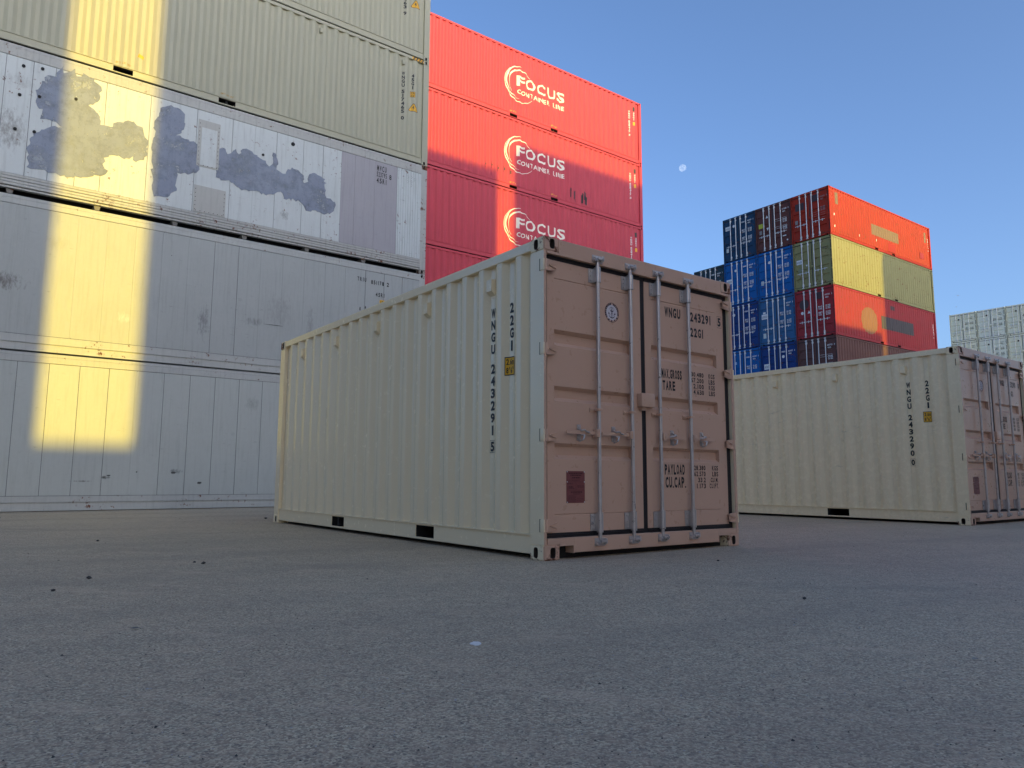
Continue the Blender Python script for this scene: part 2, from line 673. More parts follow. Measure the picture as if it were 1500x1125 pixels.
def hole_plate(mb, org, ax, ay, an, w, h, hole, depth, mi_in=1):
    """rectangular plate with an oval hole and a recess behind it"""
    org, ax, ay, an = Vector(org), Vector(ax), Vector(ay), Vector(an)
    P = lambda a, b, c=0: org + ax * a + ay * b + an * c
    if hole is None:
        mb.add([P(0, 0), P(w, 0), P(w, h), P(0, h)], [(0, 1, 2, 3)])
        return
    cx, cy, rx, ry = hole
    n = 20
    cor = [P(w, h), P(0, h), P(0, 0), P(w, 0)]
    ov = []
    for k in range(n):
        t = 2 * math.pi * k / n
        e = .62
        ca, sa = math.cos(t), math.sin(t)
        ov.append((cx + rx * math.copysign(abs(ca) ** e, ca), cy + ry * math.copysign(abs(sa) ** e, sa)))
    vs_ = cor + [P(a, b) for a, b in ov]
    fs_ = []
    q = n // 4
    for i in range(4):
        for k in range(q):
            fs_.append((i, 4 + (i * q + k) % n, 4 + (i * q + k + 1) % n))
        fs_.append((i, 4 + (i * q + q) % n, (i + 1) % 4))
    mb.add(vs_, fs_)
    vi = [P(a, b) for a, b in ov] + [P(a, b, -depth) for a, b in ov]
    mb.add(vi, [(k, (k + 1) % n, n + (k + 1) % n, n + k) for k in range(n)], mi_in)
    mb.add([P(a, b, -depth) for a, b in ov], [tuple(range(n))], mi_in)


def g_casting(sx, sy, top):
    """corner casting of one corner; sx, sy = outward sense, top or bottom"""
    mb = MB()
    lx, ly, lz = .178, .162, .118
    X0, X1 = (0, lx) if sx < 0 else (-lx, 0)
    Y0, Y1 = (0, ly) if sy < 0 else (-ly, 0)
    Z0, Z1 = (-lz, 0) if top else (0, lz)
    e = .0
    # outer x face
    xo = X0 if sx < 0 else X1
    xi = X1 if sx < 0 else X0
    yo = Y0 if sy < 0 else Y1
    yi = Y1 if sy < 0 else Y0
    hole_plate(mb, (xo, Y0, Z0), (0, 1, 0), (0, 0, 1), (sx, 0, 0), ly, lz, (abs(-Y0 + (yo - sy * .089)) , .056 if not top else .062, .027, .042), .075)
    hole_plate(mb, (X0, yo, Z0), (1, 0, 0), (0, 0, 1), (0, sy, 0), lx, lz, (abs(-X0 + (xo - sx * .102)), .056 if not top else .062, .027, .042), .075)
    zt = Z1 if top else Z0
    zb = Z0 if top else Z1
    hole_plate(mb, (X0, Y0, zt), (1, 0, 0), (0, 1, 0), (0, 0, 1 if top else -1), lx, ly, (lx / 2, ly / 2, .062, .032), .04)
    mb.add([(X0, Y0, zb), (X1, Y0, zb), (X1, Y1, zb), (X0, Y1, zb)], [(0, 1, 2, 3)])
    mb.add([(xi, Y0, Z0), (xi, Y1, Z0), (xi, Y1, Z1), (xi, Y0, Z1)], [(0, 1, 2, 3)])
    mb.add([(X0, yi, Z0), (X1, yi, Z0), (X1, yi, Z1), (X0, yi, Z1)], [(0, 1, 2, 3)])
    bm = bmesh.new()
    me = mb.mesh('corner_casting', nm=3, recalc=False)
    bm.from_mesh(me)
    bmesh.ops.remove_doubles(bm, verts=bm.verts, dist=1e-5)
    bmesh.ops.recalc_face_normals(bm, faces=bm.faces)
    ed = [e_ for e_ in bm.edges if len(e_.link_faces) == 2 and e_.calc_length() > .1 and e_.calc_face_angle(0) > 1.2]
    bmesh.ops.bevel(bm, geom=ed, offset=.009, segments=3, affect='EDGES')
    bm.to_mesh(me)
    bm.free()
    me.polygons.foreach_set('use_smooth', [True] * len(me.polygons))
    me.set_sharp_from_angle(angle=math.radians(35))
    return end_face(me, 2) if sx < 0 else me


def g_post_door(H, sy):
    """L shaped rear post; sy = which side wall it belongs to"""
    mb = MB()
    ys = lambda y: y if sy < 0 else W - y
    prof = [(.004, .003), (.172, .003), (.172, .05), (.12, .05), (.075, .036), (.012, .036), (.004, .030)]
    mb.prism(prof, lambda p, q, t: (p, ys(q), t), .118, H - .118)
    return end_face(mb.mesh('corner_post', nm=2), 1)


def end_face(me, idx):
    """faces of the door end take the end material, bounced-light tint included"""
    x0 = min(v.co.x for v in me.vertices)
    for p in me.polygons:
        if (p.center.x < x0 + .003 or p.normal.x < -.5) and p.material_index == 0:
            p.material_index = idx
    return me


def g_post_front(L, H, sy):
    mb = MB()
    ys = lambda y: y if sy < 0 else W - y
    prof = [(L - .004, .004), (L - .168, .004), (L - .168, .05), (L - .05, .05), (L - .05, .14), (L - .004, .14)]
    mb.prism(prof, lambda p, q, t: (p, ys(q), t), .118, H - .118)
    return mb.mesh('corner_post')


def g_front_wall(L, H):
    mb = MB()
    x = .14
    pts = [(x, .012)]
    i = 0
    seq = [(.11, .012), (.018, .055), (.104, .055), (.018, .012)]
    while x < W - .3:
        d, y = seq[i % 4]
        x += d
        pts.append((x, y))
        i += 1
    pts.append((W - .14, pts[-1][1]))
    n = len(pts)
    vs_ = [(L - y, x, .19) for x, y in pts] + [(L - y, x, H - .09) for x, y in pts]
    mb.add(vs_, [(k, k + 1, n + k + 1, n + k) for k in range(n - 1)])
    mb.box(L - .065, L - .006, .14, W - .14, H - .09, H - .006)
    mb.box(L - .065, L - .01, .14, W - .14, .03, .19)
    return mb.mesh('front_wall', recalc=False)


def g_roof(L, H):
    mb = MB()
    mb.box(.1, L - .1, .06, W - .06, H - .035, H - .012)
    return mb.mesh('roof')


def g_floor(L, H):
    mb = MB()
    mb.box(.1, L - .1, .062, W - .062, .16, .186)
    for k in range(int(L / .45)):
        x = .35 + k * .45
        if x < L - .3:
            mb.box(x, x + .045, .064, W - .064, .055, .16)
    return mb.mesh('floor_frame')


def g_header(H):
    mb = MB()
    mb.box(.002, .13, .162, W - .162, H - .141, H - .006, bev=.006)
    mb.box(.004, .12, .04, .162, H - .141, H - .119, bev=.003)
    mb.box(.004, .12, W - .162, W - .04, H - .141, H - .119, bev=.003)
    return mb.mesh('door_header')


def g_sill():
    mb = MB()
    mb.box(.002, .13, .31, W - .31, .048, .168, bev=.006)
    for a, b in ((.162, .31), (W - .31, W - .162)):
        mb.box(.003, .13, a, b, .105, .167)
    for a, b in ((.04, .162), (W - .162, W - .04)):
        mb.box(.004, .125, a, b, .119, .166)
    for a in (.305, W - .312):
        mb.box(.0, .12, a, a + .007, .045, .105)
    return mb.mesh('door_sill')


def g_sill_gap():
    mb = MB()
    mb.box(.10, .16, .165, W - .165, .0, .104)
    return mb.mesh('sill_recess_shade')


DX = .04                                       # door face sits this far behind the post front


def dw(w):                                     # distance from the viewer's left edge of the door end -> local y
    return W - w


def g_door(w0, w1, m0, m1, z0, z1, bands, lines):
    """one door leaf with pressed horizontal recesses"""
    mb = MB()
    ev = []
    rt_ = .034 if lines else .012
    for a, b in bands:
        ev += [(a, 0), (a + rt_, -.042), (b - .026, -.042), (b, 0)]
    for z in lines:
        ev += [(z - .006, 0), (z, -.006), (z + .006, 0)]
    ev.sort()
    prof = [(z0, 0)] + ev + [(z1, 0)]
    n = len(prof)
    vs_, fs_ = [], []
    for z, d in prof:
        vs_ += [(DX, dw(w0), z), (DX, dw(m0), z), (DX - d, dw(m0), z), (DX - d, dw(m1), z), (DX, dw(m1), z), (DX, dw(w1), z)]
    for k in range(n - 1):
        a, b = 6 * k, 6 * k + 6
        fs_ += [(a, a + 1, b + 1, b), (a + 2, a + 3, b + 3, b + 2), (a + 4, a + 5, b + 5, b + 4)]
    mb.add(vs_, fs_)
    for a, b in bands:                         # recess end caps
        for mm in (m0, m1):
            mb.add([(DX, dw(mm), a), (DX + .042, dw(mm), a + rt_), (DX + .042, dw(mm), b - .026), (DX, dw(mm), b)], [(0, 1, 2, 3)])
    # edges and back
    vs2 = [(DX, dw(w0), z0), (DX, dw(w1), z0), (DX, dw(w1), z1), (DX, dw(w0), z1)]
    vs2 += [(DX + .055, y, z) for _, y, z in vs2]
    mb.add(vs2, [(0, 1, 5, 4), (1, 2, 6, 5), (2, 3, 7, 6), (3, 0, 4, 7), (4, 5, 6, 7)])
    return mb.mesh('door', recalc=False)


def g_gasket(w0, w1, z0, z1, o=.062):
    mb = MB()
    x0, x1 = DX + .005, DX + .045
    mb.box(x0, x1, dw(w0 - o * .38), dw(w0 + .004), z0 - o * .8, z1 + o * .8)
    mb.box(x0 + .001, x1, dw(w1 - .004), dw(w1 + (o if w1 > 2 else .050)), z0 - o * .8, z1 + o * .8)
    mb.box(x0 - .004, x1, dw(w0 + .004), dw(w1 - .004), z0 - o * .85, z0 + .004)
    mb.box(x0 - .004, x1, dw(w0 + .004), dw(w1 - .004), z1 - .004, z1 + o * .85)
    for k in (.25, .55):                       # lips of the profile
        mb.box(x0 - .010, x0 + .004, dw(w0 + .006), dw(w1 - .006), z0 - o * k - .006, z0 - o * k)
        mb.box(x0 - .010, x0 + .004, dw(w0 + .006), dw(w1 - .006), z1 + o * k, z1 + o * k + .006)
    return mb.mesh('gasket')


BARX = -.004                                   # centre line of the locking bars


def g_bar(w, H, fat=1.):
    mb = MB()
    y = dw(w)
    r = .0165 * fat
    mb.tube((BARX, y, .150), (BARX, y, H - .118), r, 14)
    for z in (.346, .196, H - .300, H - .178):  # collars
        mb.tube((BARX, y, z), (BARX, y, z + .010), r + .010, 14)
    for z0, z1, sg in ((.10, .15, 1), (H - .118, H - .075, -1)):      # cam ends
        mb.tube((BARX, y, z0), (BARX, y, z1), r * .85, 10)
        zc = .128 if sg > 0 else H - .094
        mb.box(BARX - .030, BARX + .004, y - .040, y + .012, zc - .015, zc + .010, bev=.004)
        mb.box(BARX - .024, BARX - .008, y - .050, y - .026, zc - .028, zc + .016, bev=.004)
        mb.box(BARX - .022, BARX + .002, y + .008, y + .042, zc - .024, zc - .008, bev=.004)
    return mb.mesh('locking_bar', smooth=True)


def g_keeper(w, H, top):
    mb = MB()
    y = dw(w)
    z = H - .094 if top else .122
    mb.box(-.006, .003, y - .058, y + .058, z - .034, z + .030, bev=.003)
    mb.box(-.034, -.006, y + .030, y + .052, z - .030, z + .006, bev=.004)
    mb.box(-.034, -.006, y - .056, y - .034, z - .016, z + .026, bev=.004)
    mb.tube((-.036, y - .045, z), (-.006, y - .045, z), .012, 10)
    mb.tube((-.034, y + .046, z - .018), (-.006, y + .046, z - .018), .014, 10)
    return mb.mesh('cam_keeper', smooth=True)


def g_bracket(w, z0, z1):
    """bearing bracket that clasps a locking bar to the leaf"""
    mb = MB()
    y = dw(w)
    mb.box(DX - .010, DX - .001, y + .020, y + .072, z0, z1, bev=.003)
    mb.box(DX - .010, DX - .001, y - .045, y - .018, z0 + .01, z1 - .01, bev=.003)
    n = 12
    r = .027
    pts = []
    for k in range(n + 1):
        t = math.pi * (1 + k / n) - math.pi / 2
        pts.append((BARX + math.cos(t) * r, y + math.sin(t) * r))
    pts = [(DX - .004, y - .026)] + [(x, yy) for x, yy in sorted(pts, key=lambda p: p[1])] + [(DX - .004, y + .026)]
    k = len(pts)
    prof = pts
    mb.prism([(a, b) for a, b in prof], lambda p, q, t: (p, q, t), z0, z1)
    for zz in (z0 + .022, z1 - .022, (z0 + z1) / 2):
        mb.tube((DX - .018, y + .047, zz), (DX - .009, y + .047, zz), .008, 8)
        mb.tube((DX - .016, y - .034, zz), (DX - .009, y - .034, zz), .006, 8)
    return mb.mesh('bar_bracket', smooth=True)


def g_guide(w, z):
    mb = MB()
    y = dw(w)
    mb.box(DX - .010, DX - .001, y + .020, y + .070, z - .018, z + .018, bev=.003)
    mb.box(BARX - .024, DX - .004, y - .026, y + .026, z - .010, z + .012, bev=.005)
    mb.tube((DX - .018, y + .035, z), (DX - .009, y + .035, z), .007, 8)
    mb.tube((DX - .018, y + .056, z), (DX - .009, y + .056, z), .007, 8)
    return mb.mesh('bar_guide', smooth=True)


def g_handle(w, z, side):
    """flat lever from the bar hub towards its catch; side -1 to the viewer's left"""
    mb = MB()
    y = dw(w)
    s = -side
    mb.box(BARX - .026, BARX + .022, y + s * .012, y + s * .052, z - .034, z + .032, bev=.005)
    mb.tube((BARX - .030, y + s * .034, z), (BARX - .024, y + s * .034, z), .011, 10)
    ln = .352
    prof = [(BARX - .002, .012), (BARX - .010, .014), (BARX + .006, ln), (BARX + .014, ln)]
    mb.prism([(a, y + s * b) for a, b in prof], lambda p, q, t: (p, q, t), z - .014, z + .014)
    return mb.mesh('handle', smooth=True)


def g_catch(w, z, side):
    mb = MB()
    y = dw(w) - side * .192
    mb.box(DX - .009, DX - .001, y - .020, y + .020, z - .066, z + .066, bev=.006)
    mb.tube((DX - .020, y - side * .002, z + .046), (DX - .008, y, z + .046), .013, 10)
    mb.tube((DX - .020, y, z - .048), (DX - .008, y, z - .048), .013, 10)
    s = -side
    mb.path([(DX - .012, y + s * .012, z + .03), (DX - .052, y + s * .012, z + .014), (DX - .066, y - s * .012, z + .020), (DX - .060, y - s * .040, z + .004), (DX - .05, y - s * .078, z + .001)], .007, 6)
    mb.box(DX - .058, DX - .006, y - .024, y + .022, z - .026, z - .017, bev=.003)
    mb.path([(DX - .055, y - .02, z - .02), (DX - .060, y, z - .06), (DX - .02, y + .01, z - .075)], .006, 6)
    return mb.mesh('handle_catch', smooth=True)


def g_hinge(z, right):
    """hinge blade on the leaf, knuckle and pin on the post"""
    mb = MB()
    f = (lambda w: dw(W - w)) if right else dw
    y = f
    h = .048
    pts = [(.020, -h), (.062, -h), (.132, -h * .72), (.132, h * .72), (.062, h), (.020, h)]
    mb.prism([(y(a), z + b) for a, b in pts], lambda p, q, t: (t, p, q), .004, .016)
    mb.tube((.014, y(.026), z - h), (.014, y(.026), z + h), .016, 12)
    mb.box(.012, DX, y(.07), y(.128), z - h * .6, z - h * .5)
    mb.box(.012, DX, y(.07), y(.128), z + h * .5, z + h * .6)
    for b in (-.5, .5):                        # raised gussets of the blade
        mb.prism([(y(.06), z + b * h * .2), (y(.13), z + b * h), (y(.13), z + b * h * .8), (y(.06), z)], lambda p, q, t: (t, p, q), -.006, .005)
    return mb.mesh('hinge', smooth=True)


def g_lug(z, right):
    mb = MB()
    yy = (lambda d: d) if right else (lambda d: W - d)
    mb.box(.001, .046, yy(-.003), yy(.01), z - .048, z + .048, bev=.002)
    return mb.mesh('hinge_lug', smooth=True)


def g_slot(z, right):
    mb = MB()
    yy = (lambda d: d) if right else (lambda d: W - d)
    mb.box(.047, .056, yy(-.0005), yy(.01), z - .05, z + .05)
    return mb.mesh('hinge_slot_shade')


def g_lockbox(z):
    mb = MB()
    mb.box(-.022, DX, dw(1.262), dw(1.092), z - .060, z + .062, bev=.010)
    mb.box(.008, DX, dw(1.270), dw(1.255), z - .05, z + .05)
    mb.box(.0, DX, dw(1.17), dw(1.12), z - .09, z - .06, bev=.004)
    return mb.mesh('lock_box', smooth=True)


def g_vent(x, z):
    mb = MB()
    y = YI
    mb.prism([(y, z + .068), (y - .052, z + .058), (y - .052, z - .045), (y, z - .085)], lambda p, q, t: (t, p, q), x - .036, x + .036)
    mb.box(x - .036, x + .036, y - .004, y, z + .065, z + .09)
    mb.box(x - .030, x + .030, y - .004, y, z - .10, z - .075)
    for a in (-.02, .02):
        mb.tube((x + a, y - .008, z + .08), (x + a, y, z + .08), .005, 6)
    mb.tube((x, y - .008, z - .09), (x, y, z - .09), .005, 6)
    return mb.mesh('vent')


def flip_y(me):
    """mirror a y=0 wall part to the y=W wall"""
    m2 = me.copy()
    for v in m2.vertices:
        v.co.y = W - v.co.y
    m2.flip_normals()
    return m2


# ------------------------------------------------------------------ container assembly
BANDS20 = ((.784, .911), (1.248, 1.372), (1.703, 1.837))
BANDSHC = ((.55, .72), (1.08, 1.25), (1.60, 1.77), (2.12, 2.29))


def body(root, L, H, m, mr=None, sides=(0, 1), vents=None, m_cast=None, m_bot=None, m_end=None):
    """walls, rails, posts and castings of a dry box; m paint, mr second paint for rails"""
    mr = mr or m
    m_cast = m_cast or mr
    k = (L, H)
    for sd_ in (0, 1):
        def w(fn, tagname):
            me = cached((tagname, k, 0), fn)
            return me if sd_ == 0 else cached((tagname, k, 1), lambda: flip_y(me))
        link('side_wall', w(lambda: g_side(L, H), 'side'), root, m)
        link('top_rail', w(lambda: g_toprail(L, H), 'tr'), root, mr)
        link('bottom_rail', w(lambda: g_bottomrail(L, H), 'br'), root, m_bot or mr)
        if sd_ in sides:
            for i, (a, b) in enumerate(pockets_of(L)):
                link('fork_pocket', w(lambda: g_pocket(a, b), 'pk%d' % i), root, m_dark)  # near black puts the pocket's shade into its colour
        if vents and sd_ in sides:
            for i, x in enumerate(vents):
                link('vent', w(lambda: g_vent(x, H - .268), 'vent%d' % i), root, m)
    for sy in (-1, 1):
        link('corner_post', cached(('pd', H, sy), lambda: g_post_door(H, sy)), root, mr, m_end[0] if m_end else mr)
        link('corner_post', cached(('pf', k, sy), lambda: g_post_front(L, H, sy)), root, mr)
        for sx in (-1, 1):
            for top in (0, 1):
                me = cached(('cast', sx, sy, top), lambda: g_casting(sx, sy, top))
                o = link('corner_casting', me, root, m_cast, m_cavity, m_end[1] if m_end else m_cast)
                o.location = (0 if sx < 0 else L, 0 if sy < 0 else W, H if top else 0)
    link('front_wall', cached(('fw', k), lambda: g_front_wall(L, H)), root, m)
    link('roof', cached(('roof', k), lambda: g_roof(L, H)), root, m)
    link('floor_frame', cached(('floor', k), lambda: g_floor(L, H)), root, m_dark)


def doors(root, H, m, m_metal, bands, full=True, m_frame=None, m_hw=None, lockbox=True, m_lug=None):
    """the two leaves with bars, handles, hinges, gaskets; returns (left, right)"""
    m_frame = m_frame or m
    m_hw = m_hw or m_metal
    link('door_header', cached(('hd', H), lambda: g_header(H)), root, m_frame)
    link('door_sill', cached(('sill',), g_sill), root, m_frame)
    link('sill_recess_shade', cached(('sg',), g_sill_gap), root, m_dark)  # black block stands in for the shade under the sill
    z0, z1 = .206, H - .178
    out = []
    lines = (.346, H - .330) if full else ()
    spec = ((.066, 1.153, .14, 1.02, (.590, .985), -1), (1.207, 2.338, 1.29, 2.22, (1.345, 1.762), 1))
    zh = 1.005
    for i, (w0, w1, a, b, bars, sdn) in enumerate(spec):
        d = link('door', cached(('door', H, i, full), lambda: g_door(w0, w1, a, b, z0, z1, bands, lines)), root, m)
        out.append(d)
        link('gasket', cached(('gask', H, i), lambda: g_gasket(w0, w1, z0, z1)), d, m_rubber)
        for w in bars:
            link('locking_bar', cached(('bar', w, H, full), lambda: g_bar(w, H, 1. if full else 1.5)), d, m_metal)
            link('handle', cached(('hand', w), lambda: g_handle(w, zh, sdn)), d, m_hw if full else m_metal)
            link('handle_catch', cached(('catch', w), lambda: g_catch(w, zh, sdn)), d, m_metal)
            for zz0, zz1 in ((.206, .346), (H - .300, H - .178)):
                link('bar_bracket', cached(('bk', w, zz0), lambda: g_bracket(w, zz0, zz1)), d, m_metal)
            link('bar_guide', cached(('gd', w), lambda: g_guide(w, 1.20)), d, m_hw if full else m_metal)
            for top in (0, 1):
                link('cam_keeper', cached(('kp', w, H, top), lambda: g_keeper(w, H, top)), root, m_metal)
        hz = (.266, .97, 1.662, 2.353) if H < 2.7 else (.27, .95, 1.55, 2.1, 2.65)
        for z in hz:
            link('hinge', cached(('hg', z, i), lambda: g_hinge(z, i)), d, m)
            if full:
                link('hinge_lug', cached(('lug', z, i), lambda: g_lug(z, i)), root, m_lug or m)
                link('hinge_slot_shade', cached(('hs', z, i), lambda: g_slot(z, i)), root, m_dark)  # black strip stands in for the shaded notch beside the lug
    if lockbox:
        link('lock_box', cached(('lb', H), lambda: g_lockbox(1.318 if H < 2.7 else 1.30)), out[1], m)
    return out


def door_print(pr, name, parent, mt, off=.0015):
    me = pr.mesh(name, lambda x, z: (DX - off, dw(x), z))
    return link(name, me, parent, mt)


def side_print(pr, name, parent, mt, L, far=False, off=.0025):
    """print wrapped on a corrugated side wall; x runs from the door end"""
    f = corr_depth(L)
    br = [p[0] for p in cached(('cp', L), lambda: corr_points(L))]
    if far:
        me = pr.mesh(name, lambda x, z: (x, W - f(x) + off, z), br)
    else:
        me = pr.mesh(name, lambda x, z: (x, f(x) - off, z), br)
    return link(name, me, parent, mt)


def mirror_x(pr, c):
    """reflect a layout about x=c so that it reads right on a wall seen from its other end"""
    pr.v = [(2 * c - x, z) for x, z in pr.v]
    pr.f = [tuple(reversed(f)) for f in pr.f]
    return pr


# true positions on the recessed leaf from positions seen on the post plane
def tr(w, z):
    return w + .04 * (3.648 + w) / 4.456, z + .04 * (z - .623) / 4.456


def tline(pr, s, w0, w1, z0, z1):
    a, c = tr(w0, z0)
    b, d = tr(w1, z1)
    pr.line(s, a, b, c, d)


def new_box(name, label, org, rot, serial, check, group):
    """the 20 ft boxes in the front: everything built"""
    root = thing(name, label, 'shipping container', (org[0], org[1], 0), rot, group)
    kx = 1.06 if serial.endswith('0') else 1.
    L, H = L20 * (1.0005 if kx > 1 else 1), H20
    scr = serial.endswith('0')
    body(root, L, H, m_tan_scr if scr else m_tan, vents=[.77 + (.0475 if kx > 1 else 0) + 1.116 * k for k in range(5)], m_cast=m_tan_rusty, sides=(1,), m_end=(m_door_tint, m_door_tint_rusty))
    dl, dr = doors(root, H, m_door_tint, m_galv, BANDS20, m_hw=m_door_tint, m_lug=m_tan_scr if scr else m_tan)
    # ---- right leaf lettering, each printed word a part
    def dline(txt, w0, w1, z0, z1):
        q = Print2D()
        tline(q, txt, w0, w1, z0, z1)
        door_print(q, 'door_lettering', dr, m_black)
    dline('WNGU', 1.436, 1.653, 2.114, 2.208)
    dline(serial, 1.794, 2.102, 2.116, 2.207)
    dline(check, 2.206, 2.252, 2.120, 2.206)
    pr = Print2D()
    a, c = tr(2.196, 2.105)
    b, d = tr(2.264, 2.222)
    pr.ring([(a, c), (b, c), (b, d), (a, d)], .003)
    door_print(pr, 'check_digit_frame', dr, m_black)
    dline('22G1', 1.788, 1.985, 1.969, 2.056)
    dline('MAX.GROSS', 1.376, 1.652, 1.541, 1.627)
    dline('TARE', 1.387, 1.557, 1.432, 1.519)
    dline('PAYLOAD', 1.391, 1.661, .670, .762)
    dline('CU.CAP.', 1.398, 1.672, .553, .650)
    for i, (n, u_) in enumerate((('30.480', 'KGS'), ('67.200', 'LBS'), ('2.100', 'KGS'), ('4.630', 'LBS'))):
        zt = 1.632 - i * .0555
        x0 = 1.966 - .182 * (1 if len(n) == 6 else .83)
        dline(n, x0, 1.966, zt - .044, zt)
        dline(u_, 2.041, 2.132, zt - .044, zt)
    for i, (n, u_, a_, b_) in enumerate((('28.380', 'KGS', 2.053, 2.142), ('62.570', 'LBS', 2.053, 2.142), ('33.2', 'CU.M.', 2.03, 2.142), ('1.173', 'CU.FT.', 2.012, 2.148))):
        zt = .757 - i * .0555
        x0 = 1.958 - .165 * (1 if len(n) == 6 else (.82 if len(n) == 5 else .68))
        dline(n, x0, 1.955, zt - .044, zt)
        dline(u_, a_, b_, zt - .044, zt)
    # ---- round emblem with an anchor
    cx, cz = tr(.757, 2.053)
    circ = lambda r, n=40: [(cx + r * math.cos(2 * math.pi * k / n), cz + r * 1.02 * math.sin(2 * math.pi * k / n)) for k in range(n)]
    pr = Print2D()
    pr.poly(circ(.068))
    em = door_print(pr, 'emblem', dl, worn_print('emblem_white', (.60, .56, .58), (.4, .35, .35), .1), .0015)
    pr = Print2D()
    pr.ring(circ(.085), .004)
    n = 26
    for k in range(n):                         # ring of small letters
        t0 = 2 * math.pi * k / n
        t1 = t0 + 2 * math.pi / n * .72
        if k == 6:
            continue
        rr0, rr1 = .066, (.081 if k % 3 else .078)
        dark = math.sin(t0) > -.3
        if dark or k % 2:
            pr.poly([(cx + rr0 * math.cos(t0), cz + rr0 * math.sin(t0)), (cx + rr1 * math.cos(t0), cz + rr1 * math.sin(t0)), (cx + rr1 * math.cos(t1), cz + rr1 * math.sin(t1)), (cx + rr0 * math.cos(t1), cz + rr0 * math.sin(t1))])
    pr.rect(cx - .003, cx + .003, cz - .046, cz + .030)          # shank
    pr.rect(cx - .018, cx + .018, cz + .010, cz + .017)          # stock
    pr.ring([(cx + .011 * math.cos(k * .6283), cz + .040 + .011 * math.sin(k * .6283)) for k in range(10)], .004)
    for s in (-1, 1):
        arc = [(cx + s * .036 * math.sin(t), cz - .014 - .034 * math.cos(t)) for t in [k * .2 for k in range(7)]]
        for (x0, z0_), (x1, z1_) in zip(arc, arc[1:]):
            pr.poly([(x0, z0_ - .003), (x1, z1_ - .003), (x1, z1_ + .004), (x0, z0_ + .004)])
        pr.poly([(cx + s * .044, cz - .012), (cx + s * .024, cz - .022), (cx + s * .036, cz + .002)])
        rope = [(cx + s * .014 + .012 * math.sin(k * 1.1) * s, cz + .05 - k * .012) for k in range(7)]
        for (x0, z0_), (x1, z1_) in zip(rope, rope[1:]):
            pr.poly([(x0, z0_), (x0 + .003, z0_), (x1 + .003, z1_), (x1, z1_)])
    door_print(pr, 'emblem_drawing', dl, plain('emblem_ink', (.035, .025, .05), .5), .0025)
    # ---- safety approval plate
    a, c = tr(.229, .437)
    b, d = tr(.424, .690)
    mb = MB()
    mb.box(DX - .004, DX - .0005, dw(b), dw(a), c, d, bev=.001)
    for x in (a + .006, b - .006):
        for z in (c + .006, c + (d - c) * .66, d - .006):
            mb.tube((DX - .007, dw(x), z), (DX - .003, dw(x), z), .005, 8, 1)
    link('approval_plate', mb.mesh('approval_plate', nm=2), dl, m_csc, m_galv_far)
    pr = Print2D()
    hgt = d - c
    rnd = random.Random(3)
    for z, x0, x1, t in ((.93, .12, .88, .035), (.87, .2, .8, .035), (.79, .3, .74, .035), (.71, .1, .7, .012), (.66, .02, .98, .006), (.60, .05, .32, .02), (.53, .58, .96, .018), (.50, .1, .35, .03), (.46, .1, .42, .02), (.49, .6, .95, .012), (.34, .22, .85, .035), (.28, .35, .75, .016), (.40, .02, .98, .006), (.22, .08, .45, .012), (.18, .08, .5, .012), (.14, .08, .46, .012), (.10, .08, .5, .012), (.06, .08, .48, .012), (.13, .55, .9, .008), (.08, .55, .8, .008)):
        x = x0
        while x < x1 - .01:
            wd = rnd.uniform(.04, .12) if t > .007 else x1 - x0
            xe = min(x + wd, x1)
            pr.rect(a + (b - a) * x, a + (b - a) * xe, c + hgt * (z - t / 2), c + hgt * (z + t / 2))
            x = xe + .02
    pr.rect(a + (b - a) * .5, a + (b - a) * .51, c + hgt * .42, c + hgt * .64)
    door_print(pr, 'plate_lettering', dl, plain('plate_ink', (.06, .012, .015), .5), .0055)
    # ---- side lettering on the wall at y = W
    pr = Print2D()
    z = 2.127
    pr.stack('WNGU ' + serial, -.030, .030, z, .085, .1085)
    zc = .954
    pr.stack(check, -.026, .026, zc - .008, .086, .1)
    pr.ring([(-.036, zc - .104), (.036, zc - .104), (.036, zc + .004), (-.036, zc + .004)], .004)
    pr.v = [(.765 - x, zz) for x, zz in pr.v]
    side_print(pr, 'side_lettering', root, m_black, L, True)
    pr = Print2D()
    pr.stack('22G1', -.026, .026, 2.131, .090, .1105)
    pr.v = [(.492 - x, zz) for x, zz in pr.v]
    side_print(pr, 'side_lettering', root, m_black, L, True)
    # height sticker
    pr = Print2D()
    pr.rect(.451, .562, 1.500, 1.660)
    st = side_print(pr, 'height_sticker', root, m_yellow, L, True, .002)
    pr = Print2D()
    pr.ring([(.451, 1.500), (.562, 1.500), (.562, 1.660), (.451, 1.660)], .009)
    for s, za in (('2.6m', 1.592), ('8\'6"', 1.518)):
        q = Print2D()
        q.line(s, -.042, .042, za, za + .05)
        o = len(pr.v)
        pr.v += [(.5065 - x, zz) for x, zz in q.v]
        pr.f += [tuple(i + o for i in f) for f in q.f]
    side_print(pr, 'sticker_lettering', root, m_black, L, True, .0035)
    return root


# ------------------------------------------------------------------ ground
def make_ground():
    mb = MB()
    n = 1
    mb.add([(-600, -600, 0), (900, -600, 0), (900, 900, 0), (-600, 900, 0)], [(0, 1, 2, 3)])
    o = link('asphalt_yard', mb.mesh('asphalt_yard', recalc=False), None, asphalt())
    o['kind'] = 'structure'
    return o


make_ground()

# ------------------------------------------------------------------ the two boxes in front
ROT_DOORS_NEAR = YAW + math.pi / 2             # door end looks across the lane to the viewer


def box_origin(x, y):
    """near corner given (viewer's left of the doors) -> local origin at the right of the doors"""
    return (x + S2[0] * W, y + S2[1] * W)


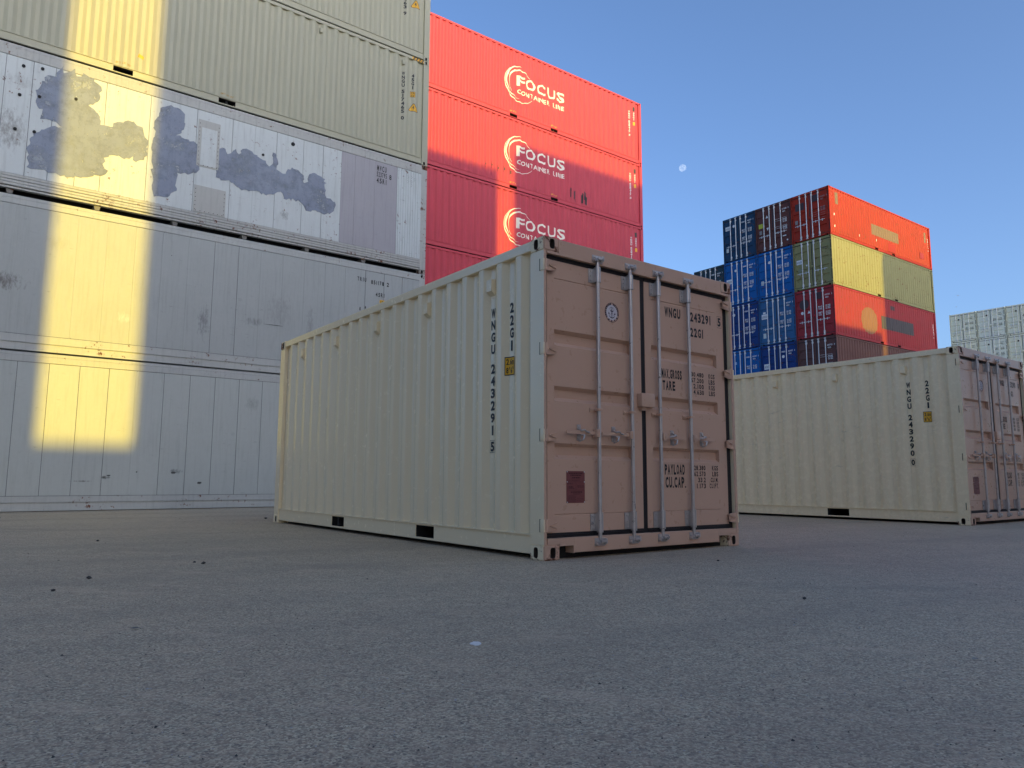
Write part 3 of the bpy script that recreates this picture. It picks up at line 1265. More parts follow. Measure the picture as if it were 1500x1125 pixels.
G_NEW = 'new tan containers standing on the asphalt'
new_box('shipping_container', 'new tan 20 foot container nearest the camera with serial ending 291 on its pinkish doors', box_origin(.2523, 5.7534), ROT_DOORS_NEAR, '243291', '5', G_NEW)
new_box('shipping_container', 'tan 20 foot container at the right edge with serial ending 290 down its side', box_origin(6.5159, 10.5617), ROT_DOORS_NEAR, '243290', '0', G_NEW)


# ------------------------------------------------------------------ left stack
LX, LY, LROT = -2.2294, 18.2412, math.radians(37.2)
LS = (math.cos(LROT), math.sin(LROT))
LORG = (LX - LS[0] * L40, LY - LS[1] * L40)
G_LEFT = 'containers in the tall stack at the left'


def flat_print(pr, name, parent, mt, y=-.004, breaks=()):
    return link(name, pr.mesh(name, lambda x, z: (x, y, z)), parent, mt)


def reefer(tier, label, seams, pz0, pz1, mw, mr, lowgap, ribbed):
    """insulated container with flat panelled walls"""
    L, H = L40, HC
    root = thing('refrigerated_container', label, 'refrigerated container', (LORG[0], LORG[1], tier * HC), LROT, G_LEFT)
    mb = MB()
    mb.box(.16, L - .16, .012, .03, lowgap + .02, H - .03)
    link('wall_backing', mb.mesh('wall_backing'), root, m_seam)
    xs = [.165] + seams + [L - .165]
    for a, b in zip(xs, xs[1:]):
        mb = MB()
        j = .0075 + random.uniform(-.001, .001)
        dep = random.uniform(-.0015, .0015)
        mb.box(a + j * .6, b - j * .6, .004 + dep, .02, pz0, pz1, bev=.002)
        mp = m_pinkgrey if (tier == 2 and a > 9.7 and b < 11.4) else mw
        link('wall_panel', mb.mesh('wall_panel'), root, mp)
    # seam cover strips where two panels meet
    for a in seams:
        if random.random() < .4:
            mb = MB()
            mb.box(a - .022, a + .010, -.001, .014, pz0 + .01, pz1 - .01, bev=.002)
            link('seam_strip', mb.mesh('seam_strip'), root, m_pinkgrey if (tier == 2 and 9.7 < a < 11.4) else mw)
    mb = MB()
    mb.box(.165, L - .165, -.001, .06, pz1 + .008, H - .075, bev=.004)
    mb.box(.165, L - .165, .002, .06, H - .073, H - .012, bev=.004)
    link('top_rail', mb.mesh('top_rail'), root, mr)
    if ribbed:
        mb = MB()
        z = pz0 - .006
        for k in range(4):
            hgt = (pz0 - lowgap - .05) / 4
            mb.box(.165, L - .165, -.006 - (.006 if k % 2 else 0), .05, z - hgt + .006, z, bev=.006)
            z -= hgt
        mb.box(.165, L - .165, .010, .10, lowgap, lowgap + .035, bev=.004)
        link('bottom_rail', mb.mesh('bottom_rail'), root, mr)
        mb = MB()
        mb.box(.1, L - .1, .30, W - .1, .03, .2)
        link('floor_frame', mb.mesh('floor_frame'), root, m_dark)
        k = 0
        x = .55
        while x < L - .3:                      # cross member ends in the shadow gap
            mb = MB()
            mb.prism([(x - .06, lowgap), (x + .06, lowgap), (x + .04, .012), (x - .04, .012)], lambda p, q, t: (p, t, q), .045, .3)
            link('cross_member', mb.mesh('cross_member'), root, m_member)
            x += 1.42
    else:
        mb = MB()
        mb.box(.165, L - .165, -.002, .06, .17, pz0 - .008, bev=.004)
        mb.box(.165, L - .165, -.010, .06, .160, .168, bev=.002)
        mb.box(.165, L - .165, .004, .06, lowgap, .158, bev=.004)
        link('bottom_rail', mb.mesh('bottom_rail'), root, mr)
    mb = MB()
    for x in [.3 + k * .24 for k in range(49)]:
        mb.tube((x, -.008, pz1 + .03), (x, .0, pz1 + .03), .007, 6)
        mb.tube((x + .07, -.012, pz0 - .03), (x + .07, .0, pz0 - .03), .007, 6)
    o = link('rivets', mb.mesh('rivets'), root, mr)
    o['kind'] = 'stuff'
    for sy in (-1, 1):
        link('corner_post', cached(('pd', H, sy), lambda: g_post_door(H, sy)), root, mr, mr)
        link('corner_post', cached(('pf', (L, H), sy), lambda: g_post_front(L, H, sy)), root, mr)
        for sx in (-1, 1):
            for top in (0, 1):
                me = cached(('cast', sx, sy, top), lambda: g_casting(sx, sy, top))
                o = link('corner_casting', me, root, m_cast3 if tier == 2 else mr, m_cavity, m_cast3 if tier == 2 else mr)
                o.location = (0 if sx < 0 else L, 0 if sy < 0 else W, H if top else 0)
    mb = MB()
    mb.box(.1, L - .1, W - .03, W - .004, .1, H - .03)
    mb.box(.02, .05, .05, W - .05, .1, H - .03)
    mb.box(L - .05, L - .02, .05, W - .05, .1, H - .03)
    link('end_walls', mb.mesh('end_walls'), root, mw)
    mb = MB()
    mb.box(.05, L - .05, .03, W - .03, H - .03, H - .012)
    link('roof', mb.mesh('roof'), root, mw)
    return root


m_cast3 = paint('rusty_casting', (.33, .30, .25), .6, .3, rust=.75, scuff=.6)
sm1 = [.30 + .493 * k for k in range(24) if .30 + .493 * k < 11.9]
R1 = reefer(0, 'white refrigerated container on the ground at the bottom of the left stack', sm1, .285, 2.70, m_reef1, m_rail12, .012, False)
sm2 = [.54 + .5 * k for k in range(23)]
R2 = reefer(1, 'scuffed white refrigerated container second from the ground with code 851178', sm2, .315, 2.71, m_reef2, m_rail12, .020, False)
sm3 = [.4, .83, 1.3, 1.75, 2.2, 2.7, 3.15, 3.58, 3.94, 4.38, 4.81, 5.19, 5.62, 6.03, 6.53, 7.27, 7.78, 8.25, 8.88, 9.36, 9.845, 10.2, 10.73, 11.325]
R3 = reefer(2, 'dirty white refrigerated container third from the ground with blue grey painted over lettering', sm3, .385, 2.645, m_reef3, m_rail3, .105, True)

# fine ridged sheet at the right end of the third box
for i in range(9):
    mb = MB()
    x = 11.38 + i * .07
    mb.prism([(x - .018, .006), (x, -.006), (x + .018, .006)], lambda p, q, t: (p, q, t), .40, 2.63)
    link('wall_rib', mb.mesh('wall_rib'), R3, m_reef3)

# painted over areas, traced from their real outlines
PA = [(4.0, 8.416), (4.05, 8.53), (4.09, 8.40), (4.16, 8.402), (4.22, 8.52), (4.28, 8.40), (4.39, 8.483), (4.56, 8.43), (4.71, 8.331), (4.69, 8.053), (4.53, 7.848), (4.66, 7.777), (4.77, 7.546), (4.9, 7.548), (5.02, 7.662), (5.18, 7.74), (5.34, 7.764), (5.48, 7.72), (5.55, 7.634), (5.62, 7.379), (5.59, 7.059), (5.49, 7.02), (5.42, 6.92), (5.36, 7.03), (5.26, 6.966), (5.06, 6.987), (4.87, 6.896), (4.86, 6.703), (4.93, 6.609), (4.78, 6.494), (4.47, 6.359), (4.14, 6.327), (3.97, 6.351), (3.64, 6.333), (3.60, 6.6), (3.61, 6.896), (3.72, 7.075), (3.99, 7.266), (4.11, 7.302), (3.89, 7.382), (3.73, 7.367), (3.78, 7.528), (3.68, 7.607), (3.65, 7.815), (3.72, 8.095), (3.82, 8.22), (3.94, 8.286)]
PB = [(5.74, 8.0), (5.82, 8.235), (5.94, 8.33), (6.06, 8.354), (6.18, 8.31), (6.25, 8.252), (6.30, 8.024), (6.25, 7.87), (6.15, 7.738), (6.42, 7.698), (6.52, 7.68), (6.6, 7.586), (6.62, 7.30), (6.60, 7.057), (6.5, 6.993), (6.35, 6.95), (6.2, 6.913), (6.18, 6.709), (6.21, 6.519), (5.97, 6.343), (5.78, 6.339), (5.72, 6.9), (5.70, 7.5)]
PC = [(6.96, 7.734), (7.02, 7.66), (7.08, 7.74), (7.18, 7.62), (7.27, 7.699), (7.36, 7.76), (7.43, 7.66), (7.50, 7.80), (7.58, 7.829), (7.80, 7.77), (7.99, 7.691), (8.10, 7.60), (8.16, 7.651), (8.15, 7.906), (8.27, 7.899), (8.29, 7.557), (8.38, 7.49), (8.46, 7.516), (8.52, 7.64), (8.62, 7.669), (8.76, 7.66), (8.88, 7.586), (8.93, 7.379), (8.99, 7.44), (9.03, 7.63), (9.1, 7.688), (9.26, 7.70), (9.41, 7.637), (9.45, 7.40), (9.46, 7.155), (9.58, 7.17), (9.68, 7.121), (9.70, 6.943), (9.62, 6.83), (9.36, 6.776), (9.2, 6.80), (9.09, 6.759), (8.95, 6.80), (8.90, 6.934), (8.7, 6.95), (8.48, 6.917), (8.39, 7.067), (8.25, 6.97), (8.07, 6.901), (7.8, 6.93), (7.51, 6.887), (7.35, 6.99), (7.23, 7.023), (7.04, 7.0), (6.99, 7.06), (6.98, 7.4)]


def patch(poly, mt, name='paint_patch', jit=.03):
    rnd = random.Random(len(poly))
    pts = []
    n = len(poly)
    for i in range(n):                         # brush-rough edge
        (x0, z0), (x1, z1) = poly[i], poly[(i + 1) % n]
        k = max(1, int(math.hypot(x1 - x0, z1 - z0) / .05))
        for j in range(k):
            t = j / k
            pts.append((x0 + (x1 - x0) * t + rnd.uniform(-jit, jit), z0 + (z1 - z0) * t + rnd.uniform(-jit, jit) - 2 * HC))
    mb = MB()
    m = len(pts)
    mb.add([(x, -.0045, z) for x, z in pts] + [(x, .008, z) for x, z in pts], [tuple(range(m))] + [(k, (k + 1) % m, m + (k + 1) % m, m + k) for k in range(m)])
    me = mb.mesh(name)
    bm = bmesh.new()
    bm.from_mesh(me)
    bmesh.ops.triangulate(bm, faces=[f for f in bm.faces if len(f.verts) > 4])
    bm.to_mesh(me)
    bm.free()
    return link(name, me, R3, mt)


patch(PA, m_patch)
patch(PB, m_patch)
patch(PC, m_patch)


def hatch(root, x0, x1, z0, z1, mt, frame):
    mb = MB()
    mb.box(x0, x1, -.006, .01, z0, z1, bev=.003)
    h = link('access_cover', mb.mesh('access_cover'), root, mt)
    if frame:
        mb = MB()
        mb.box(x0 + .07, x1 - .06, -.011, -.004, z0 + .03, z1 - .17, bev=.003)
        link('cover_plate', mb.mesh('cover_plate'), h, m_reef3)
    mb = MB()
    n = int((z1 - z0) / .09)
    for k in range(n):
        for x in (x0 + .03, x1 - .03):
            mb.tube((x, -.014, z0 + .05 + k * .09), (x, -.004, z0 + .05 + k * .09), .008, 6)
    for k in range(int((x1 - x0) / .09)):
        mb.tube((x0 + .05 + k * .09, -.014, z0 + .03), (x0 + .05 + k * .09, -.004, z0 + .03), .008, 6)
    o = link('bolts', mb.mesh('bolts'), h, m_dark)
    o['kind'] = 'stuff'


hatch(R3, 6.56, 7.01, 1.40, 2.44, m_cover, True)
hatch(R3, 6.55, 7.20, .39, .975, m_cover, False)
mb = MB()                                      # drain plug and bolts on the skin
mb.tube((8.62, -.012, 7.93 - 2 * HC + .33), (8.62, .01, 7.93 - 2 * HC + .33), .045, 14)
mb.tube((8.62, -.016, 7.93 - 2 * HC + .33), (8.62, -.010, 7.93 - 2 * HC + .33), .026, 10)
link('drain_plug', mb.mesh('drain_plug'), R3, m_dark)
for x, z in ((3.42, 2.50), (3.72, 2.55), (3.40, 1.92), (3.71, 1.98), (3.38, 1.24), (3.68, 1.27), (7.95, 2.02), (4.3, 2.13)):
    mb = MB()
    mb.tube((x, -.014, z), (x, .004, z), .03, 10)
    link('bolt', mb.mesh('bolt'), R3, m_dark)
pr = Print2D()
pr.line('MWCU', 10.76, 11.02, 8.20 - 2 * HC, 8.345 - 2 * HC, .024, .68)
pr.line('523795', 10.755, 11.03, 8.045 - 2 * HC, 8.175 - 2 * HC, .024, .68)
pr.line('8', 11.10, 11.16, 8.045 - 2 * HC, 8.175 - 2 * HC, .024, .68)
pr.line('45R1', 10.755, 11.03, 7.885 - 2 * HC, 8.015 - 2 * HC, .024, .68)
flat_print(pr, 'lettering', R3, plain('black_stencil', (.02, .02, .022), .6), -.0035)
pr = Print2D()
for i, (x, z) in enumerate(((11.62, 2.50), (11.62, 2.38), (11.72, 2.52), (11.72, 2.40), (11.72, 2.30), (11.80, 2.47))):
    for k in range(3):
        pr.rect(x + (k % 2) * .02, x + .012 + (k % 2) * .02, z - .03 * k - .02, z - .03 * k)
flat_print(pr, 'faded_lettering', R3, plain('faded_ink', (.2, .21, .22), .7), -.007)
pr = Print2D()
pr.line('TRIU', 10.33, 10.56, 5.325 - HC, 5.425 - HC, .024, .68)
pr.line('851178', 10.69, 11.03, 5.30 - HC, 5.40 - HC, .024, .68)
pr.line('2', 11.11, 11.17, 5.30 - HC, 5.40 - HC, .024, .68)
pr.line('45R1', 10.82, 11.06, 5.01 - HC, 5.11 - HC, .024, .68)
flat_print(pr, 'lettering', R2, plain('black_stencil', (.02, .02, .022), .6), -.0035)
pr = Print2D()
pr.rect(10.93, 11.06, 4.80 - HC, 4.94 - HC)
flat_print(pr, 'height_sticker', R2, m_yellow, -.003)
pr = Print2D()
pr.line('9\'6"', 10.95, 11.04, 4.82 - HC, 4.86 - HC)
pr.line('2.9m', 10.95, 11.04, 4.88 - HC, 4.92 - HC)
flat_print(pr, 'sticker_lettering', R2, m_black, -.0045)
# small dents and torn spots on the two lower boxes
for root, lst in ((R1, ((6.50, .72, .10, .05), (5.83, .73, .03, .03), (5.35, .66, .08, .03), (7.0, .52, .12, .05))), (R2, ((8.4, 1.08, .5, .012), (10.42, 1.75, .04, .09), (10.56, 1.80, .04, .07), (6.2, 2.25, .02, .02)))):
    for x, z, a, b in lst:
        mb = MB()
        n = 9
        rnd = random.Random(int(x * 100))
        ring = [(x + a * .5 * math.cos(t) * rnd.uniform(.6, 1.1), z + b * .5 * math.sin(t) * rnd.uniform(.6, 1.1)) for t in [2 * math.pi * k / n for k in range(n)]]
        mb.add([(p, -.004, q) for p, q in ring] + [(p, .006, q) for p, q in ring], [tuple(range(n))] + [(k, (k + 1) % n, n + (k + 1) % n, n + k) for k in range(n)])
        link('scuff_mark', mb.mesh('scuff_mark'), root, plain('scuff_dark', (.09, .09, .085), .8))


def tan40(tier, label, serial, check):
    root = thing('shipping_container', label, 'shipping container', (LORG[0], LORG[1], tier * HC), LROT, G_LEFT)
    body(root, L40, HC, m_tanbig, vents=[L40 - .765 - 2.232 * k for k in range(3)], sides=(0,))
    pr = Print2D()
    pr.stack('WNGU ' + serial, 11.405, 11.475, 2.385, .095, .108)
    pr.stack(check, 11.405, 11.475, 1.17, .10, .1)
    pr.stack('45G1', 11.69, 11.75, 2.41, .090, .110)
    side_print(pr, 'side_lettering', root, m_black, L40)
    pr = Print2D()
    pr.rect(11.66, 11.79, 1.775, 1.925)
    side_print(pr, 'height_sticker', root, m_yellow, L40, False, .002)
    pr = Print2D()
    pr.ring([(11.66, 1.775), (11.79, 1.775), (11.79, 1.925), (11.66, 1.925)], .009)
    pr.line('9\'6"', 11.68, 11.77, 1.79, 1.84)
    pr.line('2.9m', 11.68, 11.77, 1.86, 1.91)
    side_print(pr, 'sticker_lettering', root, m_black, L40, False, .004)
    tri = [(11.635, 1.385), (11.87, 1.385), (11.885, 1.41), (11.775, 1.60), (11.735, 1.60), (11.62, 1.41)]
    pr = Print2D()
    pr.poly(tri)
    side_print(pr, 'warning_sign', root, m_yellow, L40, False, .002)
    pr = Print2D()
    pr.ring(tri, .017)
    pr.poly([(11.745, 1.53), (11.72, 1.47), (11.75, 1.475), (11.735, 1.42), (11.775, 1.49), (11.745, 1.485), (11.765, 1.53)])
    side_print(pr, 'warning_outline', root, m_black, L40, False, .004)
    # black and yellow tape at the top corner
    mb = MB()
    mb.box(11.68, 12.02, .0015, .004, HC - .09, HC - .01)
    link('hazard_tape', mb.mesh('hazard_tape'), root, m_yellow)
    mb = MB()
    for k in range(4):
        x = 11.69 + k * .085
        mb.add([(x, .0005, HC - .088), (x + .04, .0005, HC - .088), (x + .085, .0005, HC - .012), (x + .045, .0005, HC - .012)], [(0, 1, 2, 3)])
    link('tape_stripes', mb.mesh('tape_stripes'), root, m_black)
    pr = Print2D()
    for xc in (5.07, 7.12):
        pr.line('EMPTY LIFT ONLY', xc - .14, xc + .14, .255, .295)
    side_print(pr, 'pocket_lettering', root, worn_print('amber_print', (.42, .22, .02), TAN, .2), L40)
    if tier == 3:
        pr = Print2D()
        pr.poly([(5.31, .50), (5.42, .47), (5.43, .54), (5.33, .58)])
        side_print(pr, 'yellow_tag', root, m_yellow, L40)
    return root


tan40(3, 'grey tan corrugated container second from top in the left stack with yellow warning triangle', '517465', '0')
tan40(4, 'grey tan corrugated container at the top of the left stack cut by the frame', '517463', '9')

# ------------------------------------------------------------------ coral red stack
FX, FY, FROT = 5.7315, 31.105, math.radians(36.72)
FS = (math.cos(FROT), math.sin(FROT))
FORG = (FX - FS[0] * L40, FY - FS[1] * L40)
G_RED = 'coral red containers in the stack beyond the tan box'


def focus_logo(root):
    pr = Print2D()
    for c, a, b in (('F', 5.24, 5.62), ('O', 5.67, 6.16), ('C', 6.24, 6.68), ('U', 6.77, 7.20), ('S', 7.26, 7.67)):
        pr.char(c, a, b, 1.425, 1.85, .022)
    x = 5.25
    wts = {'I': .42, ' ': .55, 'L': .85, 'E': .88, 'N': 1.05, 'T': .92, 'A': 1.05, 'O': 1.12, 'C': 1.0, 'R': .98}
    s = 'CONTAINER LINE'
    k = (7.67 - 5.25) / sum(wts[c] for c in s)
    for c in s:
        w_ = wts[c] * k
        if c == 'I':
            pr.rect(x + .025, x + .065, 1.095, 1.275)
        elif c != ' ':
            pr.char(c, x + .018, x + w_ - .026, 1.095, 1.275, .024)
        x += w_
    cx, cz = 5.42, 1.50

    def arc(r0, r1, a0, a1, t0, t1, t2, n=40, wob=.0, ecc=1.):
        pts_o, pts_i = [], []
        for i in range(n + 1):
            f = i / n
            a = math.radians(a0 + (a1 - a0) * f)
            r = r0 + (r1 - r0) * f
            th = t0 + (t1 - t0) * f / .45 if f < .45 else t1 + (t2 - t1) * (f - .45) / .55
            wv = wob * math.sin(f * 15 + r0 * 40)
            pts_o.append((cx + (r + th / 2 + wv) * math.cos(a) * ecc, cz + (r + th / 2 + wv) * math.sin(a)))
            pts_i.append((cx + (r - th / 2 + wv) * math.cos(a) * ecc, cz + (r - th / 2 + wv) * math.sin(a)))
        for i in range(n):
            pr.poly([pts_i[i], pts_i[i + 1], pts_o[i + 1], pts_o[i]])
    arc(.755, .74, 132, 318, .008, .045, .012, 48, .005)        # outer stroke to the lower right
    arc(.735, .66, 88, 232, .015, .070, .015, 40, .004)         # middle stroke
    arc(.60, .555, 40, 222, .012, .065, .010, 44, .004)         # inner stroke, from the upper right
    arc(.66, .62, 210, 262, .006, .024, .006, 20)
    side_print(pr, 'company_logo', root, m_cream, L40)


for t in range(6):
    lab = {5: 'coral red container with white lettering at the top of its stack in full sun',
           4: 'coral red container second from the top, half in shade with white lettering',
           3: 'coral red container third from the top with white lettering half hidden by the tan box',
           2: 'coral red container fourth from the top, only a corner showing above the tan box'}.get(t, 'coral red container low in its stack hidden behind the tan box')
    r = thing('shipping_container', lab, 'shipping container', (FORG[0], FORG[1], t * HC), FROT, G_RED)
    body(r, L40, HC, m_focus, sides=(0,))
    if t >= 2:
        focus_logo(r)
        pr = Print2D()
        pr.stack('WNGU 628417 3', 11.42, 11.49, 2.36, .085, .098)
        pr.stack('45G1', 11.71, 11.77, 2.36, .085, .10)
        side_print(pr, 'side_lettering', r, m_white, L40)
        pr = Print2D()
        pr.rect(11.70, 11.79, 2.40, 2.60)
        side_print(pr, 'black_sticker', r, m_rubber, L40)
        pr = Print2D()
        pr.rect(11.70, 11.80, 1.74, 1.90)
        side_print(pr, 'height_sticker', r, m_yellow, L40)
        pr = Print2D()
        for xc in (5.07, 7.12):
            pr.line('EMPTY LIFT ONLY', xc - .15, xc + .15, .26, .32)
        side_print(pr, 'pocket_lettering', r, m_yellow, L40)
    if t == 4:
        rnd = random.Random(5)
        pr = Print2D()
        for xc in (7.98, 8.18, 8.62, 8.72, 8.84):
            for _ in range(3):
                x = xc + rnd.uniform(-.04, .04)
                z = .55 + rnd.uniform(-.12, .12)
                pr.poly([(x, z - .17), (x + .045, z - .19), (x + .06, z + .16), (x + .01, z + .19)])
        o = side_print(pr, 'spray_marks', r, m_rubber, L40)
        o['kind'] = 'stuff'
        pr = Print2D()
        for k in range(5):
            x = 3.75 + k * .29
            z = .70 + (k % 2) * .05
            pr.poly([(x, z - .14), (x + .03, z - .14), (x + .045, z + .14), (x + .015, z + .14)])
            pr.rect(x + .03, x + .09, z - .02 * k, z + .05)
        o = side_print(pr, 'ghost_lettering', r, plain('ghost_ink', (.12, .03, .03), .6), L40)
        o['kind'] = 'stuff'


# ------------------------------------------------------------------ mixed stack at the right
CXo, CYo, CROT = 18.0194, 40.1234, math.radians(36.2)
CS = (math.cos(CROT), math.sin(CROT))
CQ = (-CS[1], CS[0])
G_MIX = 'containers in the mixed colour stack'
CW = 2.465


def cpaint(name, col, **kw):
    d = dict(rough=.55, var=.22, streak=.3, rust=.12, wave=.35, spec=.16)
    d.update(kw)
    return paint(name, col, **d)


c_orange = cpaint('orange_red_paint', (.36, .030, .012), fade=(.25, .03, .015, .35))
c_brown = cpaint('brown_paint', (.115, .042, .036))
c_navy = cpaint('navy_paint', (.012, .05, .11))
c_olive = cpaint('olive_beige_paint', (.27, .26, .115), fade=(.23, .22, .10, .3))
c_blue = cpaint('bright_blue_paint', (.006, .11, .36))
c_teal = cpaint('faded_blue_paint', (.03, .12, .27), fade=(.06, .15, .28, .5))
c_navy2 = cpaint('deep_blue_paint', (.010, .045, .19))
c_maroon = cpaint('maroon_paint', (.33, .030, .036), fade=(.22, .04, .05, .4))
c_darkmar = cpaint('dark_maroon_paint', (.12, .055, .048), fade=(.15, .08, .07, .4))
c_slate = cpaint('slate_paint', (.02, .05, .07))


def door_marks(dl, dr, style, H=HC):
    """stencilled white codes and weights on the right leaf, badges on the left leaf"""
    pr = Print2D()
    tline(pr, style['code'], 1.36, 1.62, 2.33, 2.42)
    tline(pr, style['num'], 1.80, 2.10, 2.33, 2.42)
    tline(pr, style['chk'], 2.20, 2.25, 2.33, 2.42)
    tline(pr, '45G1', 1.82, 2.02, 2.18, 2.27)
    for zt, wd in style['rows']:
        tline(pr, wd[0], 1.38, 1.62, zt - .10, zt)
        if wd[1]:
            tline(pr, wd[1], 1.38, 1.60, zt - .22, zt - .12)
        for k in range(3):
            tline(pr, wd[2 + k % 2], 1.82, 2.10, zt - .07 - k * .085, zt - k * .085)
    for zt in style.get('thin', ()):
        pr.rect(1.36, 1.70, zt, zt + .012)
        pr.rect(1.80, 2.14, zt, zt + .012)
    o = door_print(pr, 'door_lettering', dr, style.get('ink', m_white), .003)
    o['kind'] = 'stuff'
    for kind, w, z, a, b, mt in style['badges']:
        pr = Print2D()
        if kind == 'round':
            pr.poly([(w + a * math.cos(2 * math.pi * k / 20), z + a * math.sin(2 * math.pi * k / 20)) for k in range(20)])
        elif kind == 'tri':
            pr.poly([(w - a, z - a), (w + a, z - a), (w, z + a)])
        elif kind == 'trid':
            pr.poly([(w - a, z + a), (w, z - a), (w + a, z + a)])
        else:
            pr.rect(w - a, w + a, z - b, z + b)
        o = door_print(pr, 'badge', dl if w < 1.18 else dr, mt, .0025)
        if kind == 'logo':
            pr = Print2D()
            for k in range(5):
                x = w - a * .8 + k * a * .36
                pr.poly([(x, z - b * .6), (x + a * .12, z - b * .6), (x + a * .28, z + b * (.1 + .4 * (k % 2))), (x + a * .14, z + b * .5)])
            door_print(pr, 'badge_drawing', dl if w < 1.18 else dr, plain('badge_ink', (.05, .1, .14), .6), .004)


m_pale = plain('pale_sticker', (.55, .62, .60), .5)
m_whitep = plain('white_sticker', (.72, .74, .74), .5)
m_lime = plain('lime_sticker', (.45, .48, .02), .5)
m_greyst = plain('grey_sticker', (.25, .22, .2), .5)
m_overpaint = plain('dark_overpaint', (.05, .02, .025), .6)  # dark paint covering older markings
m_ltblue = plain('light_blue_sticker', (.3, .5, .75), .5)
W1 = ('MAX', 'TARE', '30.480', '67.200')
W2 = ('NET', 'CU.', '26.680', '58.820')
ST_STD = dict(code='HNBU', num='463107', chk='1', rows=((1.90, W1), (1.40, W2)), thin=(1.08,))
ST_BRN = dict(code='', num='517308', chk='0', rows=((1.80, ('', '', '30.480', '67.200')), (1.35, ('', '', '26.500', '58.420'))), thin=(1.86, 1.74, 1.38, 1.26, 1.0))
ST_FNT = dict(code='', num='', chk='', rows=((1.90, ('', '', '', '')),), thin=(), ink=plain('faint_print', (.16, .16, .12), .6))
ST_FAINT2 = dict(code='', num='603442', chk='0', rows=((1.80, ('', '', '30.480', '67.200')),), thin=(1.55, 1.42, 1.30, 1.15), ink=plain('dim_print', (.32, .2, .19), .6))
ST_MAR = dict(code='', num='402761', chk='1', rows=((1.80, ('MAX', 'TARE', '32.500', '71.650')), (1.45, ('NET', 'CU.', '28.600', '63.050'))), thin=())


def st(base, *badges):
    d = dict(base)
    d['badges'] = badges
    return d


B_LOGO = ('logo', .35, 2.25, .17, .13, m_whitep)
B_RND = ('round', .82, 2.3, .09, 0, m_whitep)
B_PLATE = ('rect', .30, .80, .09, .13, m_pale)
mix_rows = {
    (5, 0): (c_orange, 'orange red container at the top corner of the mixed stack with a sunlit side', st(ST_FAINT2, ('rect', .55, 2.15, .28, .22, m_overpaint), ('rect', 1.5, 2.42, .2, .2, m_overpaint), ('rect', .32, 1.25, .09, .12, m_greyst)), True),
    (5, 1): (c_brown, 'dark brown container in the middle of the mixed stack top tier with a lime sticker', st(ST_BRN, ('tri', .80, 2.22, .09, 0, m_whitep), ('rect', .35, 1.72, .15, .14, m_lime), ('trid', .83, 1.42, .09, 0, m_whitep), ('rect', .33, 1.30, .09, .12, m_greyst), ('rect', 1.95, .72, .12, .03, m_whitep), ('round', 2.14, .42, .05, 0, m_whitep)), True),
    (5, 2): (c_navy, 'dark navy container at the left end of the mixed stack top tier', st(ST_STD, B_LOGO, B_RND, B_PLATE), True),
    (4, 0): (c_olive, 'olive beige container second from the top of the mixed stack with a half sunlit side', st(ST_FNT, ('logo', .38, 1.72, .18, .13, m_whitep), ('trid', .84, 1.42, .06, 0, m_whitep), ('round', .40, 1.22, .12, 0, plain('olive_mark', (.2, .22, .13), .6))), True),
    (4, 1): (c_blue, 'bright blue container between the olive container and its blue neighbour', st(ST_STD, ('round', .84, 2.2, .09, 0, m_whitep), ('rect', .32, 1.0, .09, .13, m_pale)), True),
    (4, 2): (c_blue, 'bright blue container with a white logo under the navy container of the mixed stack', st(ST_STD, ('round', .84, 2.25, .08, 0, m_whitep), ('logo', .33, 1.62, .2, .15, m_whitep)), True),
    (4, 3): (c_slate, 'dark slate container half hidden at the far left of the mixed stack', st(ST_STD), True),
    (3, 0): (c_maroon, 'maroon container third from the top of the mixed stack with painted over marks', st(ST_MAR, ('round', .55, 2.05, .30, 0, m_overpaint), ('rect', 1.5, 2.42, .16, .2, m_overpaint), ('round', .42, 1.56, .09, 0, m_whitep), ('tri', .84, 1.58, .09, 0, m_whitep)), True),
    (3, 1): (c_teal, 'faded blue container in the middle of the mixed stack third tier with a white logo', st(dict(ST_STD, code='', thin=()), ('rect', .35, 2.03, .09, .06, m_whitep), ('logo', .36, 1.80, .2, .15, m_whitep), ('rect', .33, .62, .10, .15, m_pale)), True),
    (3, 2): (c_navy2, 'deep blue container partly behind the tan box in the third tier of the mixed stack', st(ST_STD, ('round', .60, 2.30, .1, 0, m_whitep)), True),
    (3, 3): (c_slate, '', None, False),
    (2, 0): (c_darkmar, 'dark maroon brown container just above the far tan box', st(dict(ST_BRN, num='602713'), ('rect', .52, 1.30, .08, .08, m_ltblue), ('tri', .90, 1.32, .09, 0, m_yellow)), True),
    (2, 1): (c_navy2, 'deep blue container with white logo just above the far tan box', st(dict(ST_STD, rows=((1.30, W2),)), ('logo', .40, 1.62, .2, .16, m_whitep), ('round', 1.52, 2.1, .09, 0, m_whitep)), True),
    (2, 2): (c_blue, 'bright blue container low in the mixed stack beside the near tan box doors', st(dict(ST_STD, rows=((1.85, W1),), thin=()), ('rect', .62, 2.1, .08, .09, m_ltblue)), True),
    (2, 3): (c_navy, '', None, False),
}


